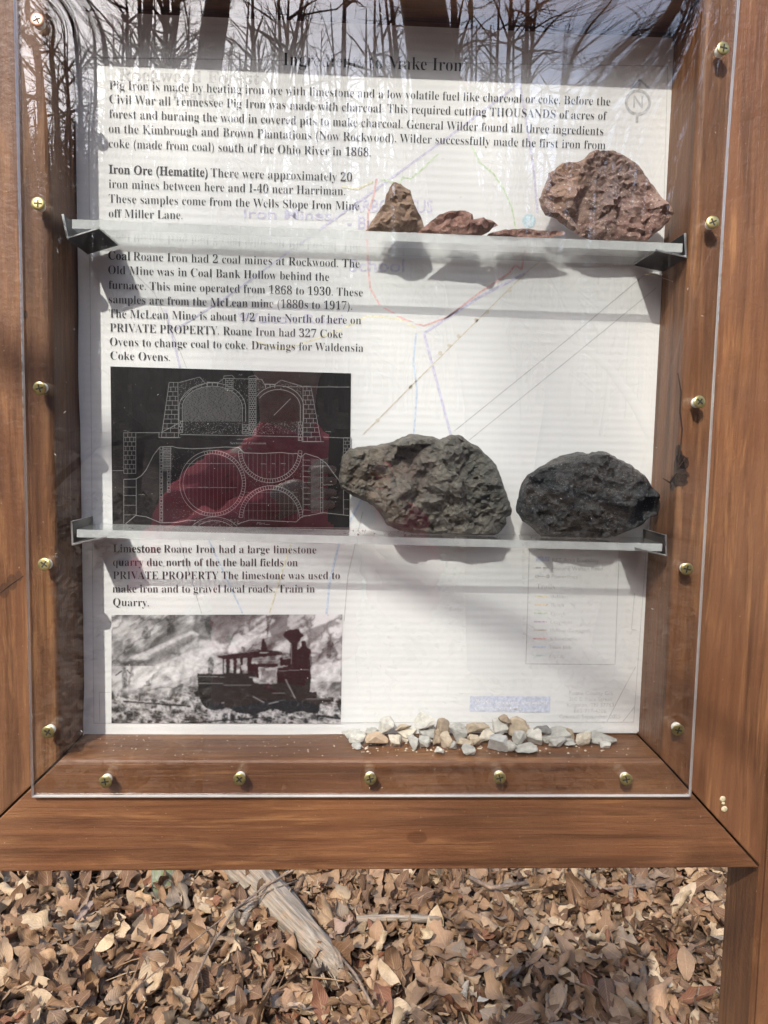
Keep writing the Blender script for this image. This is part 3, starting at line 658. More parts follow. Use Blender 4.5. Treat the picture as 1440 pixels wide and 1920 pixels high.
# ------------------------------------------------------------------ rocks
def rock_mat(name, stops, tints=(), scale=45, rough=.75, bump=.9, spec=.4, flecks=None, bs=160, strat=None):
    t = NT(name); o = t.coord()
    n = t.noise(o, scale, 9, .65, .5)
    col = t.ramp(n, stops)
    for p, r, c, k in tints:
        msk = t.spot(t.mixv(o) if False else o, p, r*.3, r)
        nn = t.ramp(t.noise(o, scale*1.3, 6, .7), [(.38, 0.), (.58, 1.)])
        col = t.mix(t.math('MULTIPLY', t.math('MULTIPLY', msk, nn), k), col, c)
    if flecks: col = t.mix(t.ramp(t.noise(o, 700, 2), [(.64, 0.), (.70, .9)]), col, flecks)
    so_ = t.coord(strat[0], rot=strat[1]) if strat else o
    h = t.math('ADD', t.noise(so_, bs, 10, .68, .4), t.math('MULTIPLY', t.noise(o, bs*3, 5, .7), .4))
    vo = t.n('TexVoronoi'); vo.feature = 'DISTANCE_TO_EDGE'; vo.inputs['Scale'].default_value = 95; t.l(o, vo.inputs['Vector'])
    h = t.math('ADD', h, t.math('MULTIPLY', t.math('MINIMUM', vo.outputs['Distance'], .25), .8))
    t.set(Base_Color=col, Roughness=rough, Normal=t.bump(h, bump, .0030)); t.b.inputs['Specular IOR Level'].default_value = spec
    return t.m
def rock(name, pts, T, top, depth, yc, mat, label, seed, amp=.003, facets=7, sp=.0021, floor=None, cat='rock', prof=1.0, step=1.0):
    rr = random.Random(seed)
    q = [un(*T(*p), yc) for p in pts]
    q = [Vector((v.x, v.z)) for v in q]
    # rest on the shelf: never below its top
    for v in q: v.y = max(v.y, top(v.x)+.0006)
    # finer, rougher outline
    out = []
    for a, b in zip(q, q[1:]+q[:1]):
        k = max(1, int((b-a).length/.0026))
        for i in range(k):
            p = a.lerp(b, i/k); w = noise.noise(Vector((p.x*260, p.y*260, seed)))*.0011
            dn = Vector((-(b-a).y, (b-a).x)).normalized(); p = p+dn*w
            p.y = max(p.y, top(p.x)+.0006); out.append(p)
    n0 = len(out)
    xs = [p.x for p in out]; ys = [p.y for p in out]
    A = np.array([(p.x, p.y) for p in out]); B = np.roll(A, -1, 0)
    def dist(px):
        d = B-A; t_ = np.clip(((px-A)*d).sum(1)/np.maximum((d*d).sum(1), 1e-12), 0, 1)
        return np.sqrt((((A+d*t_[:, None])-px)**2).sum(1)).min()
    def inside(x, y):
        c = (A[:, 1] > y) != (B[:, 1] > y)
        with np.errstate(divide='ignore', invalid='ignore'):
            xi = A[:, 0]+(y-A[:, 1])*(B[:, 0]-A[:, 0])/(B[:, 1]-A[:, 1])
        return (np.where(c, x < xi, False)).sum() % 2 == 1
    pv = list(out); g = 0
    y = min(ys)
    while y < max(ys):
        x = min(xs)
        while x < max(xs):
            p = np.array([x+rr.uniform(-.4, .4)*sp, y+rr.uniform(-.4, .4)*sp])
            if inside(*p) and dist(p) > sp*.55: pv.append(Vector(p))
            x += sp
        y += sp
    V2, E2, F2, *_ = delaunay_2d_cdt([Vector((v.x, v.y)) for v in pv], [], [list(range(n0))], 1, 1e-7)
    ds_ = [dist(np.array((v.x, v.y))) for v in V2]; dm = max(ds_)
    planes = []
    for _ in range(facets):
        c = rr.choice(V2); planes.append((c, Vector((rr.uniform(-1, 1), rr.uniform(-1, 1)))*.75, rr.uniform(.62, 1.0)))
    def relief(v, d, side):
        t_ = min(1, d/(dm*.85)); h = (1-(1-t_)**2.4)**.62
        for c, gr, h0 in planes: h = min(h, max(.12*t_**.3, h0+((v-c).dot(gr))/dm*.55*side))
        z = Vector((v.x*55+side*9, v.y*55, seed)); h += (.26*noise.noise(z)+.14*noise.noise(z*2.1))*t_**.5
        return max(0, h)
    # broken faces: tilted cells at two sizes
    g_ = np.random.default_rng(seed); VA = np.array([(v.x, v.y) for v in V2]); lo_, hi_ = VA.min(0), VA.max(0)
    stp = np.zeros(len(V2))
    for cell, tilt, jump in ((.024, .36, .0024), (.0105, .28, .0010), (.0048, .27, .00045)):
        nc = max(4, int((hi_-lo_).prod()/cell**2)); cc = g_.random((nc, 2))*(hi_-lo_)+lo_; gr_ = g_.normal(0, tilt, (nc, 2)); jj = g_.normal(0, jump, nc)
        wv_ = VA*np.array([1, 1.35]); k_ = np.argmin(((wv_[:, None]-cc[None]*np.array([1, 1.35]))**2).sum(-1), 1)
        stp += jj[k_]+((VA-cc[k_])*gr_[k_]).sum(1)
    stp *= min(1, depth/.04)*step*.8
    Vf = []; Vb = []
    for vi, (v, d) in enumerate(zip(V2, ds_)):
        hf = relief(v, d, 1); hb = relief(v, d, -1)
        e = min(1, d/.006)
        z = Vector((v.x*150, v.y*150, seed+3)); nn = (noise.noise(z)*1.1+.7*noise.noise(z*2.3)+.55*noise.noise(z*4.7)+.4*noise.noise(z*9.0))*amp*e
        rg = (-abs(noise.noise(Vector((v.x*90, v.y*90, seed+7))))*1.0-abs(noise.noise(Vector((v.x*210+v.y*90, v.y*260, seed+9))))*.8)*amp*e
        Vf.append(Vector((v.x, yc-depth*.52*hf*prof+nn-rg+stp[vi]*e, v.y))); Vb.append(Vector((v.x, min(yc+depth*.40*hb, .0505), v.y)))
    N = len(V2); isb = [d < 1e-6 for d in ds_]
    V = Vf+Vb; F = []
    for f in F2:
        F.append(tuple(f)); F.append(tuple((i if isb[i] else i+N) for i in reversed(f)))
    for i in range(N):
        V[i].y = max(V[i].y, .0012)
    me = pyd(name, V, F, False)
    bm = bmesh.new(); bm.from_mesh(me); bmesh.ops.delete(bm, geom=[v for v in bm.verts if not v.link_faces], context='VERTS')
    bmesh.ops.recalc_face_normals(bm, faces=bm.faces); bpy.data.meshes.remove(me)
    c = sum((v.co for v in bm.verts), Vector())/len(bm.verts)
    for v in bm.verts: v.co -= c
    me = from_bm(name, bm, False); o = link(name, me, mat); o.location = c
    tag(o, label, cat); return o
Z3 = lambda x, y: (640+x/2.118, 260+y/2.118)
Z4 = lambda x, y: (620+x/2.25, 790+y/2.25)
ORE = rock_mat('hematite', [(.28, (.12, .070, .056)), (.46, (.27, .175, .140)), (.60, (.39, .275, .225)), (.78, (.52, .43, .38))],
   [((-.035, 0, .012), .038, (.44, .28, .19), .85), ((.004, -.01, .006), .034, (.19, .16, .16), .7), ((.03, 0, -.02), .04, (.24, .11, .085), .5)], 70, .72, .75, .35, (.75, .68, .62))
ORE2 = rock_mat('hematite_shard', [(.30, (.13, .083, .06)), (.5, (.30, .205, .15)), (.7, (.44, .33, .25))], [((0, 0, .012), .03, (.38, .27, .185), .6)], 60, .8, .9, .3)
ORE3 = rock_mat('hematite_flake', [(.30, (.12, .062, .048)), (.5, (.28, .155, .118)), (.7, (.43, .28, .225))], [], 90, .78, .9, .3, (.5, .42, .38))
rock('iron_ore', [(785,240),(800,200),(825,140),(875,97),(935,97),(975,72),(985,55),(1030,50),(1080,47),(1130,70),(1180,105),(1215,155),(1245,195),(1275,235),(1310,265),(1322,295),(1290,340),(1255,370),(1215,405),(1130,402),(1060,405),(990,403),(950,390),(900,355),(855,320),(810,305),(790,270)],
     Z3, top1, .050, .028, ORE, 'big rounded reddish iron ore rock with greyish middle on the upper shelf', 11, .0008, 9, step=.62)
rock('iron_ore', [(92,370),(140,300),(170,260),(180,220),(200,180),(212,177),(250,195),(275,215),(287,250),(300,280),(325,330),(330,355),(318,372),(200,374)], Z3, top1, .040, .026, ORE2, 'pointed upright tan shard of iron ore on the upper shelf', 3, .0007, 5, .0024, step=.7)
rock('iron_ore', [(300,375),(335,345),(365,318),(390,300),(440,287),(490,285),(520,300),(525,320),(560,315),(600,325),(622,343),(600,355),(570,378),(540,390),(470,388),(380,382)], Z3, top1, .034, .022, ORE3, 'low jagged reddish piece of iron ore beside the pointed shard', 8, .0010, 6, .0024)
rock('iron_ore', [(572,388),(600,372),(640,362),(740,356),(780,365),(860,365),(892,375),(880,386),(800,394),(700,396),(620,394)], Z3, top1, .036, .026, ORE3, 'thin flat reddish flake of iron ore lying before the big ore rock', 21, .0008, 3, .0020)
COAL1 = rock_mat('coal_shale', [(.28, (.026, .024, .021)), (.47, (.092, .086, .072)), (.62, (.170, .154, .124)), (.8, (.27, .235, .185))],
   [((-.048, 0, .004), .045, (.19, .145, .105), .75), ((-.012, 0, .012), .026, (.115, .062, .055), .6), ((-.008, 0, -.004), .009, (.42, .29, .15), .9), ((.045, 0, .012), .05, (.075, .080, .066), .6)], 80, .6, 1.0, .5, None, 130, ((1, 1, 2.2), (0, R(25), 0)))  # maroon tint paints the red shirt's reflection into the rock colour
COAL2 = rock_mat('coal', [(.28, (.004, .0045, .0045)), (.5, (.015, .016, .016)), (.68, (.034, .036, .035)), (.82, (.085, .09, .085))], [((-.035, 0, .035), .015, (.20, .17, .13), .6)], 80, .27, 1.0, .8, (.16, .18, .19), 120, ((1, 1, 2.4), (0, R(-14), 0)))
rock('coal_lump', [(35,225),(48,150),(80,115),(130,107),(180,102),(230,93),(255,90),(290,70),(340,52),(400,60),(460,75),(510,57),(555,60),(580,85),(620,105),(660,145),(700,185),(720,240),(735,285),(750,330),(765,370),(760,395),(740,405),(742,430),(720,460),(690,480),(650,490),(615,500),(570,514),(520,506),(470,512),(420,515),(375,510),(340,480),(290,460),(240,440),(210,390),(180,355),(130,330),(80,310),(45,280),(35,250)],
     Z4, top2, .052, .029, COAL1, 'larger grey brown coal lump with reddish painted shirt reflection overlapping the oven drawing', 5, .0015, 7)
rock('coal_lump', [(780,360),(790,320),(805,260),(830,225),(870,200),(930,165),(980,140),(1040,128),(1090,135),(1130,125),(1165,130),(1210,155),(1260,180),(1310,215),(1335,240),(1350,270),(1380,305),(1390,345),(1380,395),(1340,410),(1310,440),(1260,460),(1200,485),(1140,505),(1060,514),(980,514),(920,507),(890,490),(850,450),(810,420),(785,385)],
     Z4, top2, .050, .028, COAL2, 'rounded black coal lump by the stile end of the lower shelf', 17, .0015, 6)
# ------------------------------------------------------------------ limestone gravel
GC = dict(pale=(.56, .54, .48), grey=(.42, .41, .37), dark=(.24, .235, .22), tan=(.50, .41, .30), cream=(.62, .56, .45), brown=(.36, .28, .20), orange=(.54, .40, .275), blue=(.45, .445, .42))
GN = dict(pale='pale grey', grey='grey', dark='dark grey', tan='tan', cream='cream', brown='brown', orange='orange tan', blue='bluish grey')
GM = {}
for k, c in GC.items():
    t = NT('limestone_'+k); o = t.coord(); n = t.noise(o, 170, 7, .65)
    t.set(Base_Color=t.ramp(n, [(.3, tuple(x*.70 for x in c)), (.55, c), (.75, tuple(min(.8, x*1.22) for x in c))]), Roughness=.8, Normal=t.bump(t.noise(o, 330, 8, .7), .7, .0012)); GM[k] = t.m
ST = [(95,142,85,35,'pale'),(127,165,85,55,'pale'),(125,205,48,28,'grey'),(200,140,60,55,'grey'),(268,105,75,85,'pale'),(222,180,110,60,'orange'),(308,183,65,65,'cream'),(350,112,80,45,'tan'),(370,135,90,45,'cream'),(350,172,50,45,'cream'),(398,187,50,75,'grey'),(453,80,95,70,'pale'),(450,190,60,60,'grey'),(465,140,75,55,'grey'),(512,178,45,60,'brown'),(543,110,65,78,'brown'),(520,130,40,40,'brown'),(555,182,60,75,'tan'),(592,205,40,35,'grey'),(612,135,85,88,'grey'),(645,200,85,50,'tan'),(523,232,45,35,'pale'),(662,230,65,40,'grey'),(708,115,110,72,'tan'),(690,180,65,60,'tan'),(748,150,85,78,'cream'),(808,200,95,78,'blue'),(815,115,75,98,'pale'),(838,72,60,45,'brown'),(900,112,85,98,'tan'),(865,215,60,55,'grey'),(910,172,65,70,'grey'),(938,222,110,35,'grey'),(980,165,85,82,'pale'),(1005,118,100,45,'dark'),(1037,170,45,40,'grey'),(1105,145,110,62,'grey'),(1090,187,90,48,'grey'),(1150,195,50,30,'grey'),(1165,155,62,80,'tan'),(1215,170,82,75,'cream'),(1305,155,142,58,'grey'),(1325,202,60,28,'pale'),(480,186,20,16,'pale'),(940,130,40,60,'tan')]
ORD = 'first second third fourth fifth sixth seventh eighth ninth tenth eleventh twelfth thirteenth fourteenth fifteenth sixteenth'.split()
def stone(w, d, h, seed, mat, slab=False):
    rr = random.Random(seed); bm = bmesh.new()
    n = rr.choice((11, 13, 16))
    for i in range(n):
        u = Vector((rr.gauss(0, 1), rr.gauss(0, 1), rr.gauss(0, 1))).normalized()
        p = Vector([max(-.82, min(.82, c*rr.uniform(.9, 1.25))) for c in u])/.82
        bm.verts.new((p.x*w/2, p.y*d/2, p.z*h/2))
    r = bmesh.ops.convex_hull(bm, input=bm.verts)
    bmesh.ops.delete(bm, geom=[v for v in bm.verts if not v.link_faces], context='VERTS')
    bmesh.ops.bevel(bm, geom=list(bm.edges), offset=min(w, h)*.035, segments=1, affect='EDGES')
    bmesh.ops.triangulate(bm, faces=bm.faces)
    bmesh.ops.subdivide_edges(bm, edges=[e for e in bm.edges if e.calc_length() > w*.12], cuts=2, use_grid_fill=True)
    for v in bm.verts:
        q = v.co*330; v.co += v.co.normalized()*(noise.noise(q+Vector((seed, 0, 0)))*.0009)
    xs = [v.co.x for v in bm.verts]; zs = [v.co.z for v in bm.verts]; kx = w/(max(xs)-min(xs)); kz = h/(max(zs)-min(zs)); cx = (max(xs)+min(xs))/2; cz = (max(zs)+min(zs))/2
    for v in bm.verts: v.co.x = (v.co.x-cx)*kx; v.co.z = (v.co.z-cz)*kz
    bmesh.ops.recalc_face_normals(bm, faces=bm.faces)
    return from_bm('limestone_chip', bm)
seen = {}
for i, (x, y, w, h, c) in sorted(enumerate(ST), key=lambda q: q[1][0]):
    px, py = 620+x/2.571, 1320+y/2.571; pw, phh = w/2.571, h/2.571
    b = unz(px, py+phh/2, ZI0+.0005); yy = min(.038, max(.004, b.y-.002+.006)); k = (yy+.6)/FPX
    W_, H_ = pw*k*1.08, phh*k*1.06
    me = stone(W_, min(max(W_*.75, .010), .018), H_, 100+i, GM[c])
    o = link('limestone_chip', me, GM[c])
    p = un(px, py, yy); p.z = max(p.z, ZI0+H_/2+.0003); o.location = p
    o.rotation_euler = (0, R(14 if c == 'dark' else random.Random(i).uniform(-6, 6)), 0)
    seen[c] = seen.get(c, 0)+1
    tag(o, f"{GN[c]} limestone chip on the ledge, {ORD[seen[c]-1]} {GN[c]} one from the train picture", 'stone', 'limestone chips heaped on the case ledge')
# crumbs and dust on the ledge
mb = MB(); rr = random.Random(9)
for i in range(230):
    s = rr.uniform(.0003, .0009) if i < 120 else rr.uniform(.0005, .0016)
    if i < 120: x, y = rr.uniform(XI0+.01, XI1-.01), rr.uniform(.006, .05); z = ZI0+.0002
    else: x, y = rr.uniform(.005, .225), rr.uniform(.012, .034); z = ZI0+.0002
    a = rr.uniform(0, 3); mb.add([(x+s*math.cos(a+k*1.57)*rr.uniform(.6, 1.4), y+s*math.sin(a+k*1.57), z) for k in range(4)]+[(x, y, z+s*.8)], [(0, 1, 4), (1, 2, 4), (2, 3, 4), (3, 0, 4), (3, 2, 1, 0)])
tag(mb.build('crumbs', plain('crumb', (.55, .47, .36), .8)), 'tiny pale crumbs of limestone and dust scattered over the wooden ledge', 'crumbs', kind='stuff')
mb = MB(); rr = random.Random(4)
for i in range(70):
    x = rr.choice((rr.uniform(-.01, .06), rr.uniform(.02, .25), rr.uniform(-.2, .25))); y = rr.uniform(.01, .047); s = rr.uniform(.0003, .0009); z = top2(x)+.0003
    mb.add([(x+s, y, z), (x, y+s, z), (x-s, y, z), (x, y-s, z), (x, y, z+s)], [(0, 1, 4), (1, 2, 4), (2, 3, 4), (3, 0, 4)])
tag(mb.build('coal_dust', plain('coal_crumb', (.03, .028, .026), .7)), 'black coal crumbs lying on the lower clear shelf', 'crumbs', kind='stuff')
# thread across the paper
mb = MB(); mb.tube([un(x, y, .030) for x, y in ((1211, 515), (1222, 514), (1232, 517), (1243, 521), (1255, 525), (1265, 529))], .00028, 5)
tag(mb.build('loose_thread', plain('thread', (.55, .45, .33), .7)), 'short pale thread hanging below the ore shelf beside the bracket', 'thread')
# ------------------------------------------------------------------ acrylic cover with its screws
AY0, AY1 = -.0052, -.0004
cover = empty('acrylic_cover', (0, AY0, 1.5))
tag(cover, 'clear acrylic cover sheet screwed over the front of the wooden case', 'cover sheet')
SC = [(1355,91),(1338,418),(1310,755),(1289,1067),(1273,1367),(69,38),(70,383),(75,726),(84,1060),(90,1372),(197,1465),(449,1461),(694,1461),(938,1459),(1176,1462)]
HEADY = AY0-.0064
def cover_mesh():
    a = un(58.5, 1499, AY0); b = un(1296, 1491, AY0)
    x0, x1, z0, z1 = a.x, b.x, (a.z+b.z)/2, 1.5+.372
    nx, nz = 150, 190
    def dsp(x, z):
        d = 0.
        for cx, cz, A_, r_ in ((x0-.005, z1+.01, .0018, .055), (x1+.0, z1+.005, .0050, .085), ((x0+x1)/2-.06, z1+.02, .0012, .12)):
            d -= A_*math.exp(-(((x-cx)/r_)**2+((z-cz)/r_)**2))
        for px_, py_ in SC:
            s = un(px_, py_, AY0); d += (.00014 if s.z > 1.7 else .00010)*math.exp(-((x-s.x)**2+(z-s.z)**2)/.016**2)
        return d
    V = []
    for side, y in ((0, AY0), (1, AY1)):
        for j in range(nz+1):
            for i in range(nx+1):
                x = x0+(x1-x0)*i/nx; z = z0+(z1-z0)*j/nz
                V.append((x, y+dsp(x, z), z))
    n = (nx+1)*(nz+1); F = []; mi = []
    for j in range(nz):
        for i in range(nx):
            q = (j*(nx+1)+i, j*(nx+1)+i+1, (j+1)*(nx+1)+i+1, (j+1)*(nx+1)+i)
            F.append(q); F.append(tuple(k+n for k in reversed(q))); mi += [0, 0]
    def rim(seq):
        for p, q in zip(seq, seq[1:]): F.append((q, p, p+n, q+n)); mi.append(1)
    rim([i for i in range(nx+1)]); rim([nz*(nx+1)+i for i in range(nx, -1, -1)]); rim([j*(nx+1)+nx for j in range(nz+1)]); rim([j*(nx+1) for j in range(nz, -1, -1)])
    me = pyd('sheet', V, F); me.polygons.foreach_set('material_index', mi)
    me.polygons.foreach_set('use_smooth', [m_ == 0 for m_ in mi])
    return me
s2 = un(70, 383, AY0); s3 = un(84, 1060, AY0); s1 = un(69, 38, AY0)
ACM = acrylic('cover_acrylic', .070, (.985, .99, .985), [(tuple(s2), .032, .0052, .00007), (tuple(s3), .026, .006, .00003)])
sheet_o = link('sheet', cover_mesh(), [ACM, edge_mat('cover_edge', (.72, .70, .66), .25)], cover)
mb = MB(); rr = random.Random(15)
for i in range(170):
    x, z = rr.uniform(-.25, .29), 1.5+rr.uniform(-.29, .33); q_ = rr.uniform(.00012, .00038); a = rr.uniform(0, 3); L = q_*rr.choice((1, 1, 1.4, 5))
    u = Vector((math.cos(a), 0, math.sin(a)))*L; w = Vector((-math.sin(a), 0, math.cos(a)))*q_; c = Vector((x, AY0-.0002 if z < 1.78 else AY0-.0022, z))
    mb.add([c+u, c+w, c-u, c-w, c+Vector((0, -q_*.8, 0))], [(0, 1, 4), (1, 2, 4), (2, 3, 4), (3, 0, 4)])
tag(mb.build('dust', plain('dust_speck', (.60, .57, .52), .9), cover), kind='stuff')
BRASS = plain('brass', (.40, .33, .14), .38, .85, .35, 300); COPPER = plain('copper_head', (.62, .36, .24), .4, .7, .2, 400)
NYL = plain('nylon', (.62, .58, .48), .45, 0, .12, 200); SLOT = plain('slot_dark', (.02, .018, .012), .6)
def screw_part(px_, py_, mat, k):
    rr = random.Random(k); h = un(px_, py_, HEADY)
    ax = Vector((rr.uniform(-.14, .14), -1, rr.uniform(-.18, .14))).normalized()
    base = Vector((h.x, AY0, h.z)); tip = base+ax*.0060
    mb = MB(); mb.lathe([(-.0002, .0038), (.0008, .0041), (.0052, .0043)], base, ax, 20)
    rot = rr.uniform(0, 1.57); a = ax.orthogonal().normalized(); a.rotate(Matrix.Rotation(rot, 3, ax)); b = ax.cross(a)
    hd = MB(); r = .0052
    hd.lathe([(-.0014, .0034), (-.0003, r*.97), (.0003, r), (.0007, r*.95), (.0009, r*.6), (.0010, .0001)], tip, ax, 28)
    o = hd.build('screw', mat, cover, True)
    mb.build('spacer', NYL, o, True); o.children[0].matrix_parent_inverse = Matrix.Identity(4)
    sl_ = MB()
    for d, e in ((a, b), (b, a)):
        L, w, z = .0030, .0006, .00105
        q = [tip+ax*z+d*L+e*w, tip+ax*z-d*L+e*w, tip+ax*z-d*L-e*w, tip+ax*z+d*L-e*w]
        if d is b: q = [v+ax*.00005 for v in q]
        lo_ = [v-ax*.0006 for v in q]; sl_.add(q+lo_, [(0, 1, 2, 3), (4, 7, 6, 5), (0, 4, 5, 1), (1, 5, 6, 2), (2, 6, 7, 3), (3, 7, 4, 0)])
    s = sl_.build('cross_slot', SLOT, o); s.matrix_parent_inverse = Matrix.Identity(4)
    return o
for k, (x, y) in enumerate(SC):
    o = screw_part(x, y, COPPER if k == 5 else BRASS, k)
    for c in o.children: c.matrix_parent_inverse = Matrix.Identity(4)
    if k == 5: o['label'] = 'copper coloured screw at the upper corner'
# ------------------------------------------------------------------ leaves
LEAFMAT = None
def leaf_material(name, stops, seed=0):
    t = NT(name); ge = t.n('NewGeometry'); uv = t.n('TexCoord').outputs['UV']
    col = t.ramp(ge.outputs['Random Per Island'], stops, 'CONSTANT')
    sp = t.n('SeparateXYZ'); t.l(uv, sp.inputs[0])
    av = t.math('ABSOLUTE', t.math('SUBTRACT', sp.outputs[1], .5))
    ph_ = t.math('ADD', t.math('MULTIPLY', sp.outputs[0], 62.), t.math('MULTIPLY', av, -46.))
    vein = t.math('SINE', ph_)
    mid = t.math('LESS_THAN', av, .022)
    o = t.coord()
    n = t.noise(o, 60, 5, .6); n2 = t.noise(o, 300, 3)
    col = t.mix(t.ramp(n, [(.35, .0), (.75, .55)]), col, t.mix(.5, col, (.10, .055, .028)))
    col = t.mix(t.math('MULTIPLY', t.ramp(vein, [(.72, 0.), (1., .50)]), 1.), col, (.30, .19, .10))
    col = t.mix(t.math('MULTIPLY', mid, .45), col, (.42, .29, .16))
    h = t.math('ADD', t.math('MULTIPLY', vein, .22), t.math('MULTIPLY', n2, .5))
    nrm = t.bump(h, .8, .0032)
    t.set(Base_Color=col, Roughness=.62, Normal=nrm); t.b.inputs['Specular IOR Level'].default_value = .3
    tl = t.n('BsdfTranslucent'); t.l(col, tl.inputs[0]); mx = t.n('MixShader'); mx.inputs[0].default_value = .16
    t.l(t.b.outputs[0], mx.inputs[1]); t.l(tl.outputs[0], mx.inputs[2]); t.l(mx.outputs[0], t.out.inputs[0]); return t.m
PAL = [(.0, (.30, .19, .115)), (.10, (.43, .315, .215)), (.20, (.165, .095, .060)), (.30, (.36, .245, .160)), (.40, (.235, .165, .120)), (.48, (.52, .42, .30)), (.55, (.20, .120, .075)), (.63, (.29, .220, .170)), (.70, (.40, .265, .175)), (.77, (.125, .075, .052)), (.83, (.58, .48, .355)), (.89, (.215, .095, .060)), (.93, (.25, .215, .185)), (.97, (.47, .34, .235))]
PAL = [(a, (c[0]*.90, c[1]*.82, c[2]*.71)) for a, c in PAL]
LITTER = leaf_material('dead_leaves', PAL)
LITTER2 = leaf_material('dimmed_leaves', [(a, tuple(x*.42 for x in c)) for a, c in PAL])  # same leaves with darkened colours, in place of shade on the front ground
def leaf_shape(rr, L, kind, nu, nv):
    """points of one curled leaf, base at the origin, length along +X"""
    Wd = L*(rr.uniform(.36, .50) if kind == 'beech' else rr.uniform(.50, .72))
    bend = rr.uniform(-1.5, 1.5)*(1.35 if rr.random() < .3 else .8); cup = rr.uniform(-1.0, 2.6); tw = rr.uniform(-1.1, 1.1); ph0 = rr.uniform(0, 6); na = rr.uniform(.03, .13)
    if rr.random() < .24: cup = rr.choice((-1, 1))*rr.uniform(3, 5.2)
    U = np.linspace(0, 1, nu+1); P_ = []; UV = []
    for u in U:
        if kind == 'oak':
            wv = (math.sin(math.pi*u**1.25)**.6)*(.66+.36*math.cos(2*math.pi*(u*3.0+.42)))*1.05 if 0 < u < 1 else .03
        elif kind == 'maple':
            wv = (math.sin(math.pi*u**.75)**.8)*(.74+.28*math.cos(2*math.pi*(u*2.2+.1)))*1.1 if 0 < u < 1 else .02
        else:
            wv = (math.sin(math.pi*u**.9))**.85 if 0 < u < 1 else .015
        for j in range(nv+1):
            v = j/nv*2-1
            y = v*wv*Wd/2; x = u*L+(.10*L*abs(v) if kind != 'beech' and u < .9 else 0)
            P_.append((x, y, wv)); UV.append((u, (v+1)/2))
    P_ = np.array(P_)
    x, y = P_[:, 0], P_[:, 1]
    k = bend/L
    # cup across
    ck = cup/Wd; 
    yy = np.sin(y*ck)/ck if abs(ck) > 1e-3 else y; zz = (1-np.cos(y*ck))/ck if abs(ck) > 1e-3 else y*0
    zz = zz+na*L*np.sin(x/L*rr.uniform(8, 15)+ph0+np.sign(y)*1.3)*np.abs(y)/(Wd/2)+.02*L*np.sin(x/L*21+ph0*2)*np.cos(y/L*17+ph0)
    th = tw*x/L; y2 = yy*np.cos(th)-zz*np.sin(th); z2 = yy*np.sin(th)+zz*np.cos(th)
    if abs(k) > 1e-3: X = np.sin(x*k)/k-z2*np.sin(x*k); Z = (1-np.cos(x*k))/k+z2*np.cos(x*k)
    else: X, Z = x, z2
    return np.stack([X-L/2, y2, Z], 1), UV
def leaf_faces(nu, nv): return np.array([(i*(nv+1)+j, i*(nv+1)+j+1, (i+1)*(nv+1)+j+1, (i+1)*(nv+1)+j) for i in range(nu) for j in range(nv)])
def eul(rx, ry, rz):
    return np.array(Matrix.Rotation(rz, 3, 'Z') @ Matrix.Rotation(ry, 3, 'Y') @ Matrix.Rotation(rx, 3, 'X'))
def litter(name, n, region, nu, nv, seed, size=(.055, .125), zmax=.045, twigs=0):
    rr = random.Random(seed); FF = leaf_faces(nu, nv); Vs = []; Fs = []; U = []; k = 0
    for i in range(n):
        x = rr.uniform(region[0], region[1]); y = rr.uniform(region[2], region[3])
        kind = rr.choices(('beech', 'oak', 'maple'), (.80, .11, .09))[0]
        L = rr.uniform(*size)*(1.12 if kind == 'oak' else 1)*(rr.uniform(.28, .8) if rr.random() < .42 else 1)
        p, uv = leaf_shape(rr, L, kind, nu, nv)
        h = rr.random()
        p = p @ eul(rr.gauss(0, .42), rr.gauss(0, .42), rr.uniform(0, 6.28)).T
        base = gz(x, y)+.006+zmax*h
        p[:, 2] += base-min(0, p[:, 2].min()*.55)-.010
        p[:, 0] += x; p[:, 1] += y
        Vs.append(p); Fs.append(FF+k); U += uv; k += len(p)
    for i in range(twigs):
        x = rr.uniform(region[0], region[1]); y = rr.uniform(region[2], region[3]); a = rr.uniform(0, 3.14); L = rr.uniform(.08, .5); w = rr.uniform(.0015, .006)
        d = np.array([math.cos(a), math.sin(a), rr.gauss(0, .12)]); n_ = np.array([-math.sin(a), math.cos(a), 0]); ks = rr.uniform(-.12, .12)
        c = np.array([x, y, gz(x, y)+rr.uniform(.06, .13)]); q = []
        for t_ in (-.5, -.17, .17, .5):
            b_ = c+d*L*t_+n_*ks*L*(t_*t_*4); q += [b_+n_*w, b_+np.array([0, 0, w]), b_-n_*w, b_-np.array([0, 0, w])]
        Vs.append(np.array(q)); Fs.append(np.array([(j*4+m_, j*4+(m_+1) % 4, j*4+4+(m_+1) % 4, j*4+4+m_) for j in range(3) for m_ in range(4)])+k); U += [(.02, .1)]*16; k += 16
    me = mesh_np(name, np.concatenate(Vs), np.concatenate(Fs), np.array(U))
    return me
tag(link('leaf_litter', litter('leaf_litter', 12500, (-3.2, 3.9, 2.4, 7.6), 12, 4, 1, (.13, .29), .12, 320), LITTER), 'thick brown carpet of curled dead leaves behind the case', 'leaf litter', kind='stuff')
tag(link('leaf_litter', litter('leaf_litter', 9000, (-8, 10, 1.2, 13), 4, 2, 5, (.12, .26), .04), LITTER), 'thinner dead leaves further out on the slope around the case', 'leaf litter', kind='stuff')
tag(link('leaf_litter', litter('leaf_litter', 15000, (-5.0, 3.0, -8.5, -.2), 4, 2, 2, (.06, .13), .03), LITTER2), 'dead leaves on the ground in front of the case', 'leaf litter', kind='stuff')
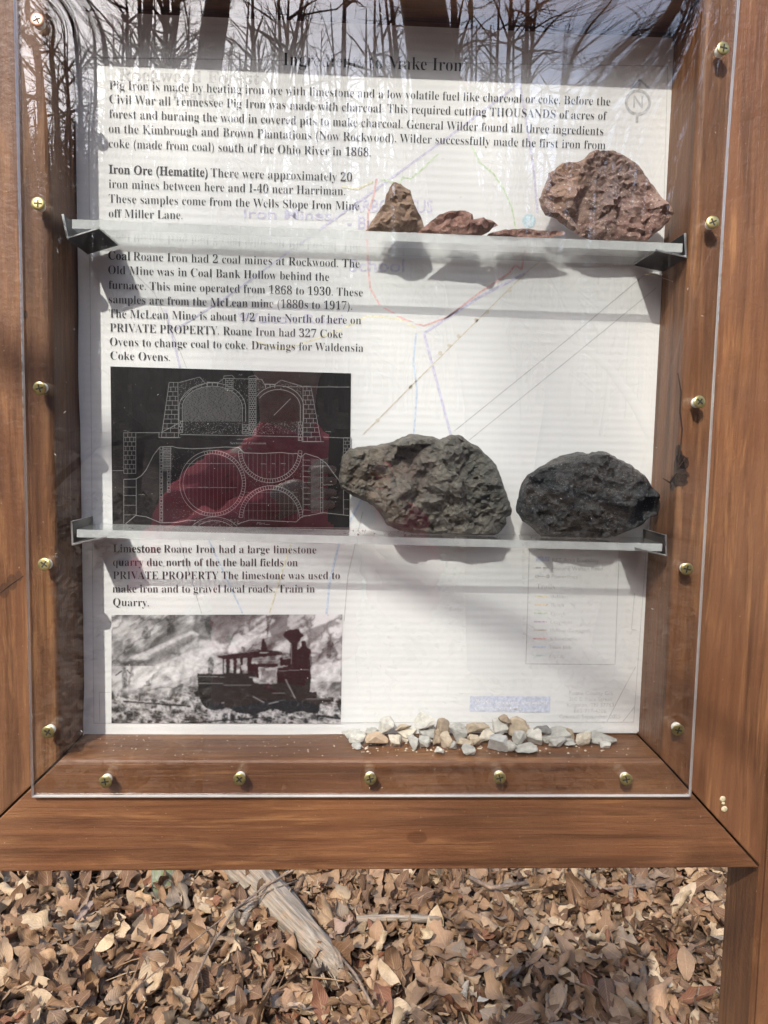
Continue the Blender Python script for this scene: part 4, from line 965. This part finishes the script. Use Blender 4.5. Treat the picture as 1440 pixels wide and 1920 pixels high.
# single leaves that stand out
def one_leaf(px_, py_, L, kind, rz, tilt, col, label, seed, lift=.165, bendy=None):
    rr = random.Random(seed); p, uv = leaf_shape(rr, L, kind, 30 if kind != 'beech' else 16, 8)
    if bendy is not None:
        pass
    nu, nv = (30 if kind != 'beech' else 16), 8
    p = p @ eul(R(tilt[0]), R(tilt[1]), R(rz)).T
    g = unz(px_, py_, lift+GB)
    me = mesh_np('fallen_leaf', p, leaf_faces(nu, nv), np.array(uv))
    o = link('fallen_leaf', me, leaf_material('leaf_'+str(seed), [(0, col), (1, col)])); o.location = g
    tag(o, label, 'leaf', 'single dead leaves that stand out on the litter'); return o
for a in ((565, 1883, 0.168, 'beech', 8, (8, 4), (.62, .42, .26), 'pale pinkish tan leaf lying flat, lowest of the clear ones before the log', 31),
          (445, 1865, 0.200, 'oak', 50, (5, -18), (.32, .24, .165), 'grey brown lobed oak leaf near the bottom of the litter', 32),
          (155, 1715, 0.192, 'oak', 60, (15, -20), (.26, .20, .18), 'purplish grey lobed oak leaf standing tilted in the litter', 33),
          (600, 1660, 0.120, 'beech', 100, (60, 20), (.20, .062, .035), 'dark red brown curled leaf leaning over the weathered side branch', 34),
          (640, 1745, 0.208, 'maple', 30, (12, -10), (.32, .22, .165), 'broad greyish maple like leaf just beyond the log', 35),
          (800, 1760, 0.176, 'beech', -25, (20, 5), (.58, .45, .28), 'long cream leaf with clear veins between log and stick', 36),
          (835, 1810, 0.152, 'beech', 170, (5, 10), (.40, .26, .15), 'smooth oval tan leaf lying flat in the litter', 37),
          (930, 1845, 0.208, 'oak', -75, (10, 25), (.40, .29, .17), 'tall narrow waisted tan oak leaf rising from the litter', 38),
          (910, 1870, 0.136, 'beech', 35, (-15, 5), (.64, .55, .40), 'cream spotted leaf beside the narrow waisted oak leaf', 39),
          (205, 1770, 0.176, 'beech', 25, (25, -10), (.60, .46, .29), 'light ribbed beech leaf standing on edge in shade', 40),
          (270, 1680, 0.184, 'beech', -15, (12, 0), (.44, .28, .15), 'arched tan leaf near the mossy stump', 41),
          (100, 1790, 0.176, 'beech', -5, (10, 8), (.48, .30, .165), 'warm tan leaf with curved ribs by the frame corner side', 42),
          (375, 1660, 0.208, 'maple', 200, (8, 10), (.36, .21, .11), 'wide brown many pointed leaf between stump and log', 43),
          (875, 1925-70, 0.192, 'beech', 80, (70, 10), (.60, .48, .33), 'upright narrow cream leaf standing in the litter', 44),
          (955, 1690, 0.192, 'oak', -60, (20, 15), (.46, .36, .23), 'pale tan oak leaf under the middle of the bottom rail', 45)):
    one_leaf(*a)
# ------------------------------------------------------------------ log, sticks, stump, bur
def log_tube(mb, px_pts, seed, n=48, sub=7, ov=0.0):
    P_ = []; 
    for x, y, w in px_pts:
        g = unz(x, y, GB); d = (g-EYE).dot(CF); P_.append((g, w/2*d/FPX))
    pts = []; rad = []
    for (a, ra), (b, rb) in zip(P_, P_[1:]):
        for i in range(sub): pts.append(a.lerp(b, i/sub)); rad.append(ra+(rb-ra)*i/sub)
    pts.append(P_[-1][0]); rad.append(P_[-1][1])
    pts = [p+Vector((0, 0, r*.5+.085+ov*1.4)) for p, r in zip(pts, rad)]
    k0 = len(mb.v); mb.tube(pts, rad, n)
    for i in range(k0, len(mb.v)):
        v = Vector(mb.v[i]); j = (i-k0)//n; c = pts[min(j, len(pts)-1)]; d = v-c; a = ((i-k0) % n)/n*6.283; sm_ = min(1, n/48+.05)
        k = 1+.16*noise.noise(Vector((math.cos(a)*1.6, math.sin(a)*1.6, j*.10+seed)))+.16*noise.noise(Vector((math.cos(a)*6, math.sin(a)*6, j*.07+seed*2)))+.10*noise.noise(Vector((math.cos(a)*13, math.sin(a)*13, j*.10+seed)))
        mb.v[i] = tuple(c+d*(1+(k-1)*sm_))
def bark(name, c0, c1, c2, axis_scale, rot):
    t = NT(name); v = t.coord(axis_scale, rot=rot); n = t.noise(v, 1, 8, .68, .15); o = t.coord(); m_ = t.noise(o, 14, 4)
    col = t.mix(t.ramp(m_, [(.48, 0.), (.66, .5)]), t.ramp(n, [(.3, c0), (.5, c1), (.72, c2)]), t.ramp(n, [(.3, (.16, .09, .05)), (.7, (.46, .30, .18))]))
    t.set(Base_Color=col, Roughness=.85, Normal=t.bump(n, 1.0, .010)); return t.m
g0, g1 = unz(430, 1640, GB), unz(640, 1850, GB); ang = math.atan2(g1.y-g0.y, g1.x-g0.x)
WEA = bark('weathered_wood', (.080, .060, .042), (.225, .18, .13), (.37, .31, .24), (2.2, 62, 62), (0, 0, -ang))
WEA2 = bark('weathered_branch', (.085, .066, .048), (.24, .195, .145), (.38, .32, .25), (3, 70, 70), (0, 0, 0))
log = empty('fallen_log', unz(520, 1720, GB)); tag(log, 'weathered grey broken log with splintered end lying on the dead leaves', 'log')
mb = MB(); log_tube(mb, [(400, 1596, 76), (452, 1655, 72), (500, 1706, 62), (545, 1753, 57), (590, 1802, 50), (622, 1837, 40), (640, 1857, 18)], 2.0); rq = random.Random(2)
for i in range(16):
    x0, y0 = 585+rq.uniform(-22, 24), 1795+rq.uniform(-22, 22); a = unz(x0, y0, GB)+Vector((0, 0, rq.uniform(.09, .14))); x1, y1 = x0+rq.uniform(25, 70), y0+rq.uniform(30, 75)
    b = unz(x1, y1, GB)+Vector((0, 0, rq.uniform(.06, .11))); mb.tube([a, a.lerp(b, .55)+Vector((0, 0, .006)), b], [.014, .009, .0015], 5)
mb.build('trunk', WEA, log, True)
mb = MB(); log_tube(mb, [(490, 1678, 26), (560, 1668, 27), (610, 1667, 24), (652, 1666, 20)], 5.0, 18, 6, .105); mb.build('side_branch', WEA2, log, True)
mb = MB(); log_tube(mb, [(490, 1708, 20), (470, 1738, 19), (452, 1772, 12)], 8.0, 14, 6, .035); mb.build('side_branch', WEA2, log, True)
def stick(pp, w, label, mat, up=.15):
    mb = MB(); pts = []; rad = []
    for x, y, z in pp:
        g = unz(x, y, z*1.6+up+GB); pts.append(g); rad.append(w*(g-EYE).dot(CF)/FPX/2)
    mb.tube(pts, rad, 7); tag(mb.build('stick', mat, None, True), label, 'stick', 'thin sticks on the litter')
TW = bark('twig', (.07, .05, .035), (.17, .12, .085), (.28, .21, .15), (30, 30, 30), (0, 0, 0))
stick([(668, 1724, 0), (745, 1721, 0), (828, 1724, 0)], 14, 'straight grey stick lying level beyond the broad maple like leaf', WEA2)
stick([(620, 1604, .12), (560, 1625, .09), (500, 1660, .07), (440, 1705, .06), (392, 1780, .04), (352, 1868, .02)], 4.5, 'long thin curved twig crossing the weathered log toward the viewer', TW)
stick([(560, 1650, .06), (500, 1672, .06), (430, 1712, .04), (330, 1790, .03), (270, 1840, .02)], 3, 'finer twig running beside the long curved twig', TW)
stick([(640, 1795, .0), (668, 1830, .01), (700, 1890, .02)], 6, 'short dark twig just past the splintered log end', TW)
stick([(880, 1645, .01), (920, 1665, .01), (990, 1655, .02)], 8, 'dark crooked twig close under the bottom rail', TW)
stick([(1180, 1640, .02), (1184, 1690, .01)], 9, 'short upright brown twig below the bottom rail near the post', TW)
stick([(1060, 1618, .02), (1130, 1668, .02), (1210, 1660, .02)], 6, 'thin dark twig under the rail beyond the upright twig', TW)
t = NT('mossy_wood'); o = t.coord(); n = t.noise(t.coord((20, 20, 3)), 2, 7)
t.set(Base_Color=t.mix(t.ramp(t.noise(o, 25, 4), [(.45, 0.), (.6, 1.)]), t.ramp(n, [(.3, (.12, .12, .09)), (.7, (.34, .34, .27))]), (.17, .21, .10)), Roughness=.9, Normal=t.bump(n, .8, .006))
g = unz(307, 1650, GB+.16); mb = MB(); k = (g-EYE).dot(CF)/FPX
mb.tube([(g.x, g.y+.06, z) for z in (GB-.02, GB+.15, GB+.35, GB+.5)], [27*k, 26*k, 25.5*k, 25*k], 20)
tag(mb.build('mossy_stump', t.m, None, True), 'short greenish grey mossy stump half hidden under the bottom rail', 'stump')
# chestnut bur
mb = MB(); rr = random.Random(7); c = unz(243, 1716, GB+.12)
mb.lathe([(-.018, .004), (-.013, .015), (0, .020), (.013, .015), (.018, .004)], c, (0, 0, 1), 14)
for i in range(170):
    d = Vector((rr.gauss(0, 1), rr.gauss(0, 1), rr.gauss(0, 1))).normalized(); e = (d+Vector((rr.gauss(0, .3), rr.gauss(0, .3), rr.gauss(0, .3)))).normalized()
    mb.tube([c+d*.018, c+d*.025+e*.011], [.0012, .0003], 3)
tag(mb.build('spiny_bur', plain('bur', (.24, .11, .055), .8)), 'small brown spiny seed bur resting among the dead leaves', 'seed bur')
# ------------------------------------------------------------------ trees behind the photographer (seen mirrored in the cover)
t = NT('bark'); o = t.coord((14, 14, 3)); n = t.noise(o, 1.5, 7, .65)
t.set(Base_Color=t.ramp(n, [(.3, (.045, .035, .028)), (.7, (.135, .11, .09))]), Roughness=.9, Normal=t.bump(n, .8, .02)); BARK = t.m
def grow(seed, H, r0, levels=4, first=.35, lean=(0, 0), nb=(9, 6, 5, 4), spread=1.0, gn=1.0):
    rr = random.Random(seed); trunk, crown = MB(), MB()
    def limb(p, d, L, r, lev, mbx):
        n = (9, 7, 5, 4, 3)[lev]; pts = [p]; rad = [r]; dd = d.copy()
        for i in range(n):
            wob = (.06, .20, .28, .36, .4)[lev]*(gn if lev else 1+(gn-1)*2.2)
            dd = (dd+Vector((rr.gauss(0, wob), rr.gauss(0, wob), rr.gauss(0, wob)+(.10 if lev in (1, 2) else 0)))).normalized()
            pts.append(pts[-1]+dd*(L/n)); rad.append(max(.0022, r*(1-(i+1)/n*(.78 if lev == 0 else .88))))
        mbx.tube(pts, rad, (12, 7, 5, 3, 3)[lev], False)
        if lev >= levels: return
        for b in range(nb[lev]):
            f = rr.uniform(first if lev == 0 else .18, .98); i = min(n-1, int(f*n)); q = pts[i].lerp(pts[i+1], f*n-i)
            ax = (pts[i+1]-pts[i]).normalized(); o_ = ax.orthogonal().normalized(); o_.rotate(Matrix.Rotation(rr.uniform(0, 6.283), 3, ax))
            an = rr.uniform(.55, 1.15)*spread; nd = (ax*math.cos(an)+o_*math.sin(an)).normalized()
            limb(q, nd, L*rr.uniform(.30, .52)*(1.1-f*.45 if lev == 0 else 1), rad[i]*rr.uniform(.38, .62), lev+1, crown)
    limb(Vector((0, 0, -.3)), Vector((lean[0], lean[1], 1)).normalized(), H, r0, 0, trunk)
    return trunk.mesh('trunk', True), crown.mesh('crown', True)
protos = [grow(1, 15, .15, 4, .30, (.05, 0)), grow(2, 13, .11, 4, .22, (-.08, .02)), grow(3, 17, .19, 4, .40, (.02, .03)), grow(4, 9, .06, 4, .15, (.1, -.05), (10, 6, 5, 3)),
          grow(5, 18, .19, 4, .68, (.01, .0)), grow(6, 17, .14, 4, .70, (-.03, .0)), grow(9, 5.2, .055, 4, .10, (.12, .0), (9, 7, 6, 4)),
          grow(14, 5.6, .075, 4, .12, (.22, .0), (8, 7, 7, 5), 1.15, 1.75), grow(23, 5.4, .085, 4, .15, (-.28, .05), (8, 7, 7, 5), 1.2, 1.75)]
for a, b in protos:
    a.materials.append(BARK); b.materials.append(BARK)
def tree(k, x, y, rz, s, label, group='bare trees behind the photographer'):
    e = empty('bare_tree', (x, y, gz(x, y))); e.rotation_euler = (0, 0, rz); e.scale = (s, s, s)
    tag(e, label, 'tree', group)
    for nm, me in zip(('trunk', 'crown'), protos[k]):
        c = bpy.data.objects.new(nm, me); COL.objects.link(c); c.parent = e
    return e
def xv(px_, D): return (px_-660)/FPX*(D+.6)        # where a tree at distance D in front of the case mirrors
BIG = ((4, xv(946, 3.9), -3.9, .4, .98, 'thick dark trunk mirrored under the top rail beyond the heading'),
       (5, xv(336, 6.2), -6.2, 2.0, 1.0, 'thick trunk mirrored above the heading, before its first word'),
       (5, xv(250, 8.2), -8.2, .9, .6, 'slim trunk mirrored above the first paragraph beside the thick one'),
       (7, xv(85, 4.4), -4.4, 3.9, 1.0, 'low forked branchy tree mirrored around the copper screw corner'),
       (8, xv(1140, 4.3), -4.3, 1.2, 1.05, 'crooked forked tree mirrored above the north arrow'),
       (1, xv(1260, 7.0), -7.0, 5.0, .9, 'bare tree mirrored along the lit stile'))
for b in BIG: tree(*b)
rr = random.Random(77)
for i in range(36):
    D = rr.uniform(9, 24); px_ = rr.uniform(-500, 1900)
    x = xv(px_, D)
    u = Vector((x, -D)); along = -D; sx_ = -.445*D
    kk = rr.randrange(4)
    if 480 < px_ < 880: continue
    if abs(x-sx_) < 6 and D < 21:
        if D < 13: continue
        kk = 3
    tree(kk, x, -D, rr.uniform(0, 6.28), rr.uniform(.7, 1.15), 'bare winter tree standing in the wood behind the photographer')
# tree whose limbs throw the soft bands of shade over the case
sh_t, sh_c = MB(), MB(); D = 10.0; bx, by = -.445*D-.15, -D
gzb = gz(bx, by); zc = 1.5+.97*D
sh_t.tube([(bx+.3, by+.1, gzb-.3), (bx+.2, by+.05, 2), (bx+.1, by, 5), (bx-.35, by, 8)], [.22, .19, .15, .12], 14)
def lean(x0, r, wob, seed, z0=7.0, z1=15.5):
    q = random.Random(seed); pts = []; 
    for i in range(9):
        z = z0+(z1-z0)*i/8; pts.append((x0+q.uniform(-wob, wob)+(.25*(i/8)), by+q.uniform(-.05, .05)+.0*i, z))
    pts[0] = (bx-.25, by, 7.4); sh_c.tube(pts, [r*(1.15-.4*i/8) for i in range(9)], 8)
for x0, r, sd in ((bx-.16, .028, 1), (bx+.02, .022, 2), (bx+.36, .017, 4), (bx-.36, .03, 6), (bx+.62, .018, 5)): lean(x0, r, .03, sd)
for i in range(40):
    z = rr.uniform(zc-1.4, zc+1.4); x = bx+rr.uniform(-.8, 1.3); d = Vector((rr.uniform(-1, 1), rr.uniform(-.4, .4), rr.uniform(-.2, 1))).normalized()
    sh_c.tube([(x, by, z), tuple(Vector((x, by, z))+d*.6), tuple(Vector((x, by, z))+d*1.1+Vector((0, 0, .12)))], [.009, .006, .003], 4)
e = empty('bare_tree', (bx, by, gzb)); tag(e, 'tall tree with several upright limbs in the wood toward the sun', 'tree', 'bare trees behind the photographer')
sh_t.build('trunk', BARK, e, True); sh_c.build('crown', BARK, e, True)
# far wood as one mass
far = MB(); rr = random.Random(12)
for i in range(1750):
    a = rr.uniform(R(205), R(335)) if i < 1400 else rr.uniform(R(-20), R(200)); D = rr.uniform(20, 58); x, y = D*math.cos(a), D*math.sin(a); z = gz(x, y)
    h = rr.uniform(8, 15); r = rr.uniform(.07, .20); lx = rr.uniform(-.8, .8)
    far.tube([(x, y, z-.3), (x+lx*.4, y, z+h*.5), (x+lx, y, z+h)], [r, r*.7, .02], 5, False)
    for k in range(20):
        f = rr.uniform(.05, .98); p = Vector((x+lx*f, y, z+h*f)); d = Vector((rr.uniform(-1, 1), rr.uniform(-1, 1), rr.uniform(.1, 1))).normalized(); L = rr.uniform(1, 2.6)*(1.2-f*.6)
        q = p+d*L; far.tube([p, p+d*L*.5+Vector((0, 0, .1)), q], [r*.3, r*.18, .006], 3, False)
        for m_ in range(3):
            d2 = (d+Vector((rr.gauss(0, .6), rr.gauss(0, .6), rr.gauss(0, .5)))).normalized(); s_ = p.lerp(q, rr.uniform(.3, 1)); far.tube([s_, s_+d2*L*.5], [.012, .004], 3, False)
tag(far.build('far_woods', BARK), 'far off mass of bare grey trees on the rising slope', 'woods', kind='stuff')
# hanging dead leaves on a low branch near the case, mirrored along the top
hl = empty('hanging_branch', (0, -2.0, 3.0)); tag(hl, 'thin overhanging twig with long dead leaves, mirrored along the top of the cover', 'branch')
mb = MB(); lv = MB(); rr = random.Random(3); D = 2.1
tp = lambda px_, py_, D_: Vector((xv(px_, D_), -D_, 1.5+(838-py_)/FPX*(D_+.6)))
main = [tp(300, -150, D), tp(420, -70, D), tp(560, -40, D), tp(720, -60, D), tp(900, -110, D), tp(1100, -200, D)]
mb.tube(main, [.009, .007, .006, .005, .004, .003], 6)
mb.tube([main[0], main[0]+Vector((-.6, -.3, .5)), main[0]+Vector((-1.4, -.6, .9))], [.010, .014, .02], 6)
Vs = []; Us = []; Fs = []; k = 0; FF = leaf_faces(8, 4)
for px_, py_ in ((388, 30), (405, 45), (432, 30), (518, 22), (660, 60), (690, 85), (735, 55), (650, 62), (700, 60), (740, 90), (820, 60), (845, 15), (870, 100), (1045, 50)):
    top = tp(px_+rr.uniform(-8, 8), py_-62, D); 
    near = min(range(len(main)-1), key=lambda i: abs((main[i]+main[i+1]).x/2-top.x)); q = main[near].lerp(main[near+1], .5)
    mb.tube([q, q.lerp(top, .5)+Vector((.01, 0, -.01)), top], [.003, .0022, .0016], 4)
    p, uv = leaf_shape(rr, rr.uniform(.075, .10), 'beech', 8, 4)
    p = p @ eul(rr.uniform(-.5, .5), R(90)+rr.uniform(-.25, .25), 0).T @ eul(0, 0, rr.uniform(0, 3)).T
    p[:, 2] -= .045; Vs.append(p+np.array(top)); Us += uv; Fs.append(FF+k); k += len(p)
mb.build('twig', BARK, hl, True)
tag(link('dead_leaves', mesh_np('dead_leaves', np.concatenate(Vs), np.concatenate(Fs), np.array(Us)), LITTER, hl), kind='stuff')
# ------------------------------------------------------------------ the photographer (mirrored in the dark drawing) and the phone
def skin(name, verts, edges, radii, root=0, sub=2):
    me = bpy.data.meshes.new('tmp'); me.from_pydata(verts, edges, []); o = bpy.data.objects.new('tmp', me); COL.objects.link(o)
    o.modifiers.new('s', 'SKIN'); 
    for i, sv in enumerate(me.skin_vertices[0].data):
        r = radii[i]; sv.radius = r if hasattr(r, '__len__') else (r, r); sv.use_root = (i == root)
    o.modifiers['s'].use_smooth_shade = True; md = o.modifiers.new('b', 'SUBSURF'); md.levels = sub; md.render_levels = sub
    dg = bpy.context.evaluated_depsgraph_get(); out = bpy.data.meshes.new_from_object(o.evaluated_get(dg)); out.name = name
    bpy.data.objects.remove(o); bpy.data.meshes.remove(me); return out
PX, PYY = -.140, -1.02
def chain(V, E, Rr, pts, rad, start=None):
    prev = start
    for p, r in zip(pts, rad):
        V.append(p); Rr.append(r); i = len(V)-1
        if prev is not None: E.append((prev, i))
        prev = i
    return prev
def v3(x, y, z): return (PX+x, PYY+y, z)
SHO = {-1: [v3(-.135, .01, 1.425), v3(-.180, .05, 1.385), v3(-.235, .17, 1.20), v3(-.13, .28, 1.33), v3(.070, .352, 1.43)],
       1: [v3(.135, .0, 1.425), v3(.190, .02, 1.375), v3(.27, .10, 1.16), v3(.25, .25, 1.31), v3(.200, .352, 1.43)]}
person = empty('person', (PX, PYY, 0)); tag(person, 'person in maroon pullover and grey trousers holding up a phone, mirrored in the cover', 'person')
SKN = plain('skin', (.50, .29, .20), .5, 0, .06, 90); 
V, E, Q = [], [], []
i = chain(V, E, Q, [v3(0, 0, .96), v3(0, 0, 1.12), v3(0, 0, 1.28), v3(0, 0, 1.41), v3(0, .0, 1.51), v3(0, .02, 1.60), v3(0, .03, 1.68), v3(0, .02, 1.75), v3(0, .01, 1.80)],
          [(.155, .115), (.145, .105), (.165, .115), (.12, .085), (.055, .055), (.066, .078), (.078, .092), (.078, .090), (.05, .06)])
for s in (-1, 1):
    j = chain(V, E, Q, SHO[s][:4], [.065, .058, .045, .036], 3)
    chain(V, E, Q, [SHO[s][4]], [(.026, .030)], j)
    j = chain(V, E, Q, [v3(s*.095, 0, .90), v3(s*.105, .01, .50), v3(s*.11, -.01, .09), v3(s*.115, .06, .035), v3(s*.12, .15, .025)], [.092, .062, .042, .038, .026], 0)
body = skin('body', V, E, Q)
bm = bmesh.new(); bm.from_mesh(body)
def addm(me): bm.from_mesh(me); bpy.data.meshes.remove(me)
# hands: palm already at the wrist end; five bent fingers each, closed on the phone edges
for s in (-1, 1):
    w = Vector(SHO[s][4]); inw = Vector((-s, 0, 0))
    PEX = -.040 if s < 0 else .040                         # phone edge
    for f in range(4):
        zb = w.z+.028-.019*f; L = (.95, 1.0, .96, .78)[f]
        b0 = Vector((w.x, w.y+.004, zb)); e0 = Vector((PEX, -.6335, zb+.004))
        fv = [tuple(b0), tuple(b0.lerp(e0, .6)+Vector((s*.006, .010, 0))), tuple(e0+Vector((s*.004, .008, 0))), tuple(e0+Vector((-s*.016*L, .0155, .001)))]
        addm(skin('f', fv, [(0, 1), (1, 2), (2, 3)], [.0100, .0088, .0082, .0072], 0, 1))
    b0 = w+Vector((0, -.010, .022)); e0 = Vector((PEX-s*.012, -.6375, w.z+.045))
    addm(skin('f', [tuple(b0), tuple(b0.lerp(e0, .55)+Vector((s*.008, -.010, .004))), tuple(e0)], [(0, 1), (1, 2)], [.0125, .0105, .0090], 0, 1))
# face: nose, brow, lips, ears, eyes as shaped swellings of the same mesh
def swell(c, n, rx, amp):
    for v in bm.verts:
        d = (v.co-Vector(c)); k = math.exp(-((d.x/rx[0])**2+(d.y/rx[1])**2+(d.z/rx[2])**2)); v.co += Vector(n)*amp*k
for a in ((v3(0, .12, 1.665), (0, 1, -.2), (.013, .05, .022), .026), (v3(-.032, .115, 1.70), (0, -1, 0), (.018, .05, .013), .010), (v3(.032, .115, 1.70), (0, -1, 0), (.018, .05, .013), .010),
          (v3(0, .12, 1.725), (0, 1, 0), (.05, .05, .010), .006), (v3(0, .12, 1.625), (0, 1, 0), (.024, .05, .008), .008), (v3(0, .11, 1.59), (0, 1, 0), (.025, .05, .016), .010),
          (v3(-.085, .02, 1.68), (-1, -.3, 0), (.03, .016, .026), .020), (v3(.085, .02, 1.68), (1, -.3, 0), (.03, .016, .026), .020)): swell(*a)
link('body', from_bm('body', bm, True), SKN, person)
def eye_at(x):
    mb = MB(); mb.lathe([(-.009, .002), (-.006, .008), (0, .0105), (.006, .008), (.0095, .0035)], v3(x, .098, 1.698), (0, 1, 0), 14, 0); mb.lathe([(.0085, .0046), (.0098, .003)], v3(x, .098, 1.698), (0, 1, 0), 12, 1)
    mb.build('eye', [plain('eye_white', (.75, .73, .70), .3), plain('iris', (.05, .03, .02), .2)], person, True)
eye_at(-.031); eye_at(.031)
V, E, Q = [], [], []
chain(V, E, Q, [v3(0, 0, .93), v3(0, 0, 1.12), v3(0, 0, 1.28), v3(0, 0, 1.405), v3(0, .0, 1.50), v3(0, .012, 1.555)], [(.172, .130), (.165, .128), (.180, .135), (.120, .100), (.078, .078), (.072, .074)])
for s in (-1, 1):
    W4 = Vector(SHO[s][4]); W3 = Vector(SHO[s][3])
    chain(V, E, Q, SHO[s][:4]+[tuple(W3.lerp(W4, .80))], [.078, .080, .068, .056, .040], 3)
me = skin('shirt', V, E, Q, 0, 3)
for v in me.vertices:                                   # cloth folds
    p = v.co; k = .020*noise.noise(Vector((p.x*9+p.z*20, p.y*9, p.z*34)))+.013*noise.noise(Vector((p.x*30, p.y*20, p.z*45+p.x*30)))
    v.co = p+v.normal*k
t = NT('maroon_cloth'); n = t.noise(t.coord(), 30, 5); t.set(Base_Color=t.ramp(n, [(.3, (.60, .045, .070)), (.7, (.74, .085, .115))]), Roughness=.85, Normal=t.bump(t.noise(t.coord(), 500, 3), .3, .001))
link('shirt', me, t.m, person)
V, E, Q = [], [], []
chain(V, E, Q, [v3(0, 0, 1.02), v3(0, 0, .90)], [(.165, .122), (.165, .125)])
for s in (-1, 1): chain(V, E, Q, [v3(s*.095, 0, .84), v3(s*.105, .01, .50), v3(s*.11, -.01, .10)], [.102, .080, .066], 1)
link('trousers', skin('trousers', V, E, Q), plain('grey_cloth', (.20, .20, .19), .85, 0, .1, 200), person)
for s in (-1, 1):
    link('shoe', skin('shoe', [v3(s*.11, -.05, .045), v3(s*.115, .06, .045), v3(s*.12, .17, .038)], [(0, 1), (1, 2)], [.048, .050, .040], 0, 2), plain('shoe_leather', (.06, .045, .035), .5), person)
me = skin('hair', [v3(0, -.055, 1.66), v3(0, -.045, 1.74), v3(0, -.01, 1.79), v3(0, .05, 1.800)], [(0, 1), (1, 2), (2, 3)], [(.072, .045), (.088, .060), (.086, .055), (.070, .032)], 0, 2)
link('hair', me, plain('dark_hair', (.05, .03, .02), .6, 0, .4, 300), person)
phone = empty('phone', (0, -.63, 1.46)); tag(phone, 'slim dark phone held upright in the hands of the person in maroon', 'phone')
bm = bmesh.new(); bmesh.ops.create_cube(bm, size=1)
for v in bm.verts: v.co = Vector((v.co.x*.078, -.6285+v.co.y*.0085, 1.448+v.co.z*.162))
bmesh.ops.bevel(bm, geom=[e for e in bm.edges if abs(e.verts[0].co.y-e.verts[1].co.y) > .005], offset=.010, segments=5, affect='EDGES')
link('case', from_bm('case', bm), plain('phone_black', (.02, .021, .024), .35), phone)
mb = MB(); mb.box((-.035, -.6332, 1.373), (.035, -.6331, 1.523)); mb.build('screen', plain('screen_glass', (.03, .035, .04), .1), phone)
mb = MB()
for z in (1.5, 1.478): mb.lathe([(0, .0085), (.0016, .0085), (.0018, .006), (.0010, .0055)], (-.001 if z == 1.5 else .0, -.6243, z), (0, 1, 0), 20)
mb.build('lens', plain('lens_glass', (.01, .01, .014), .08), phone, True)
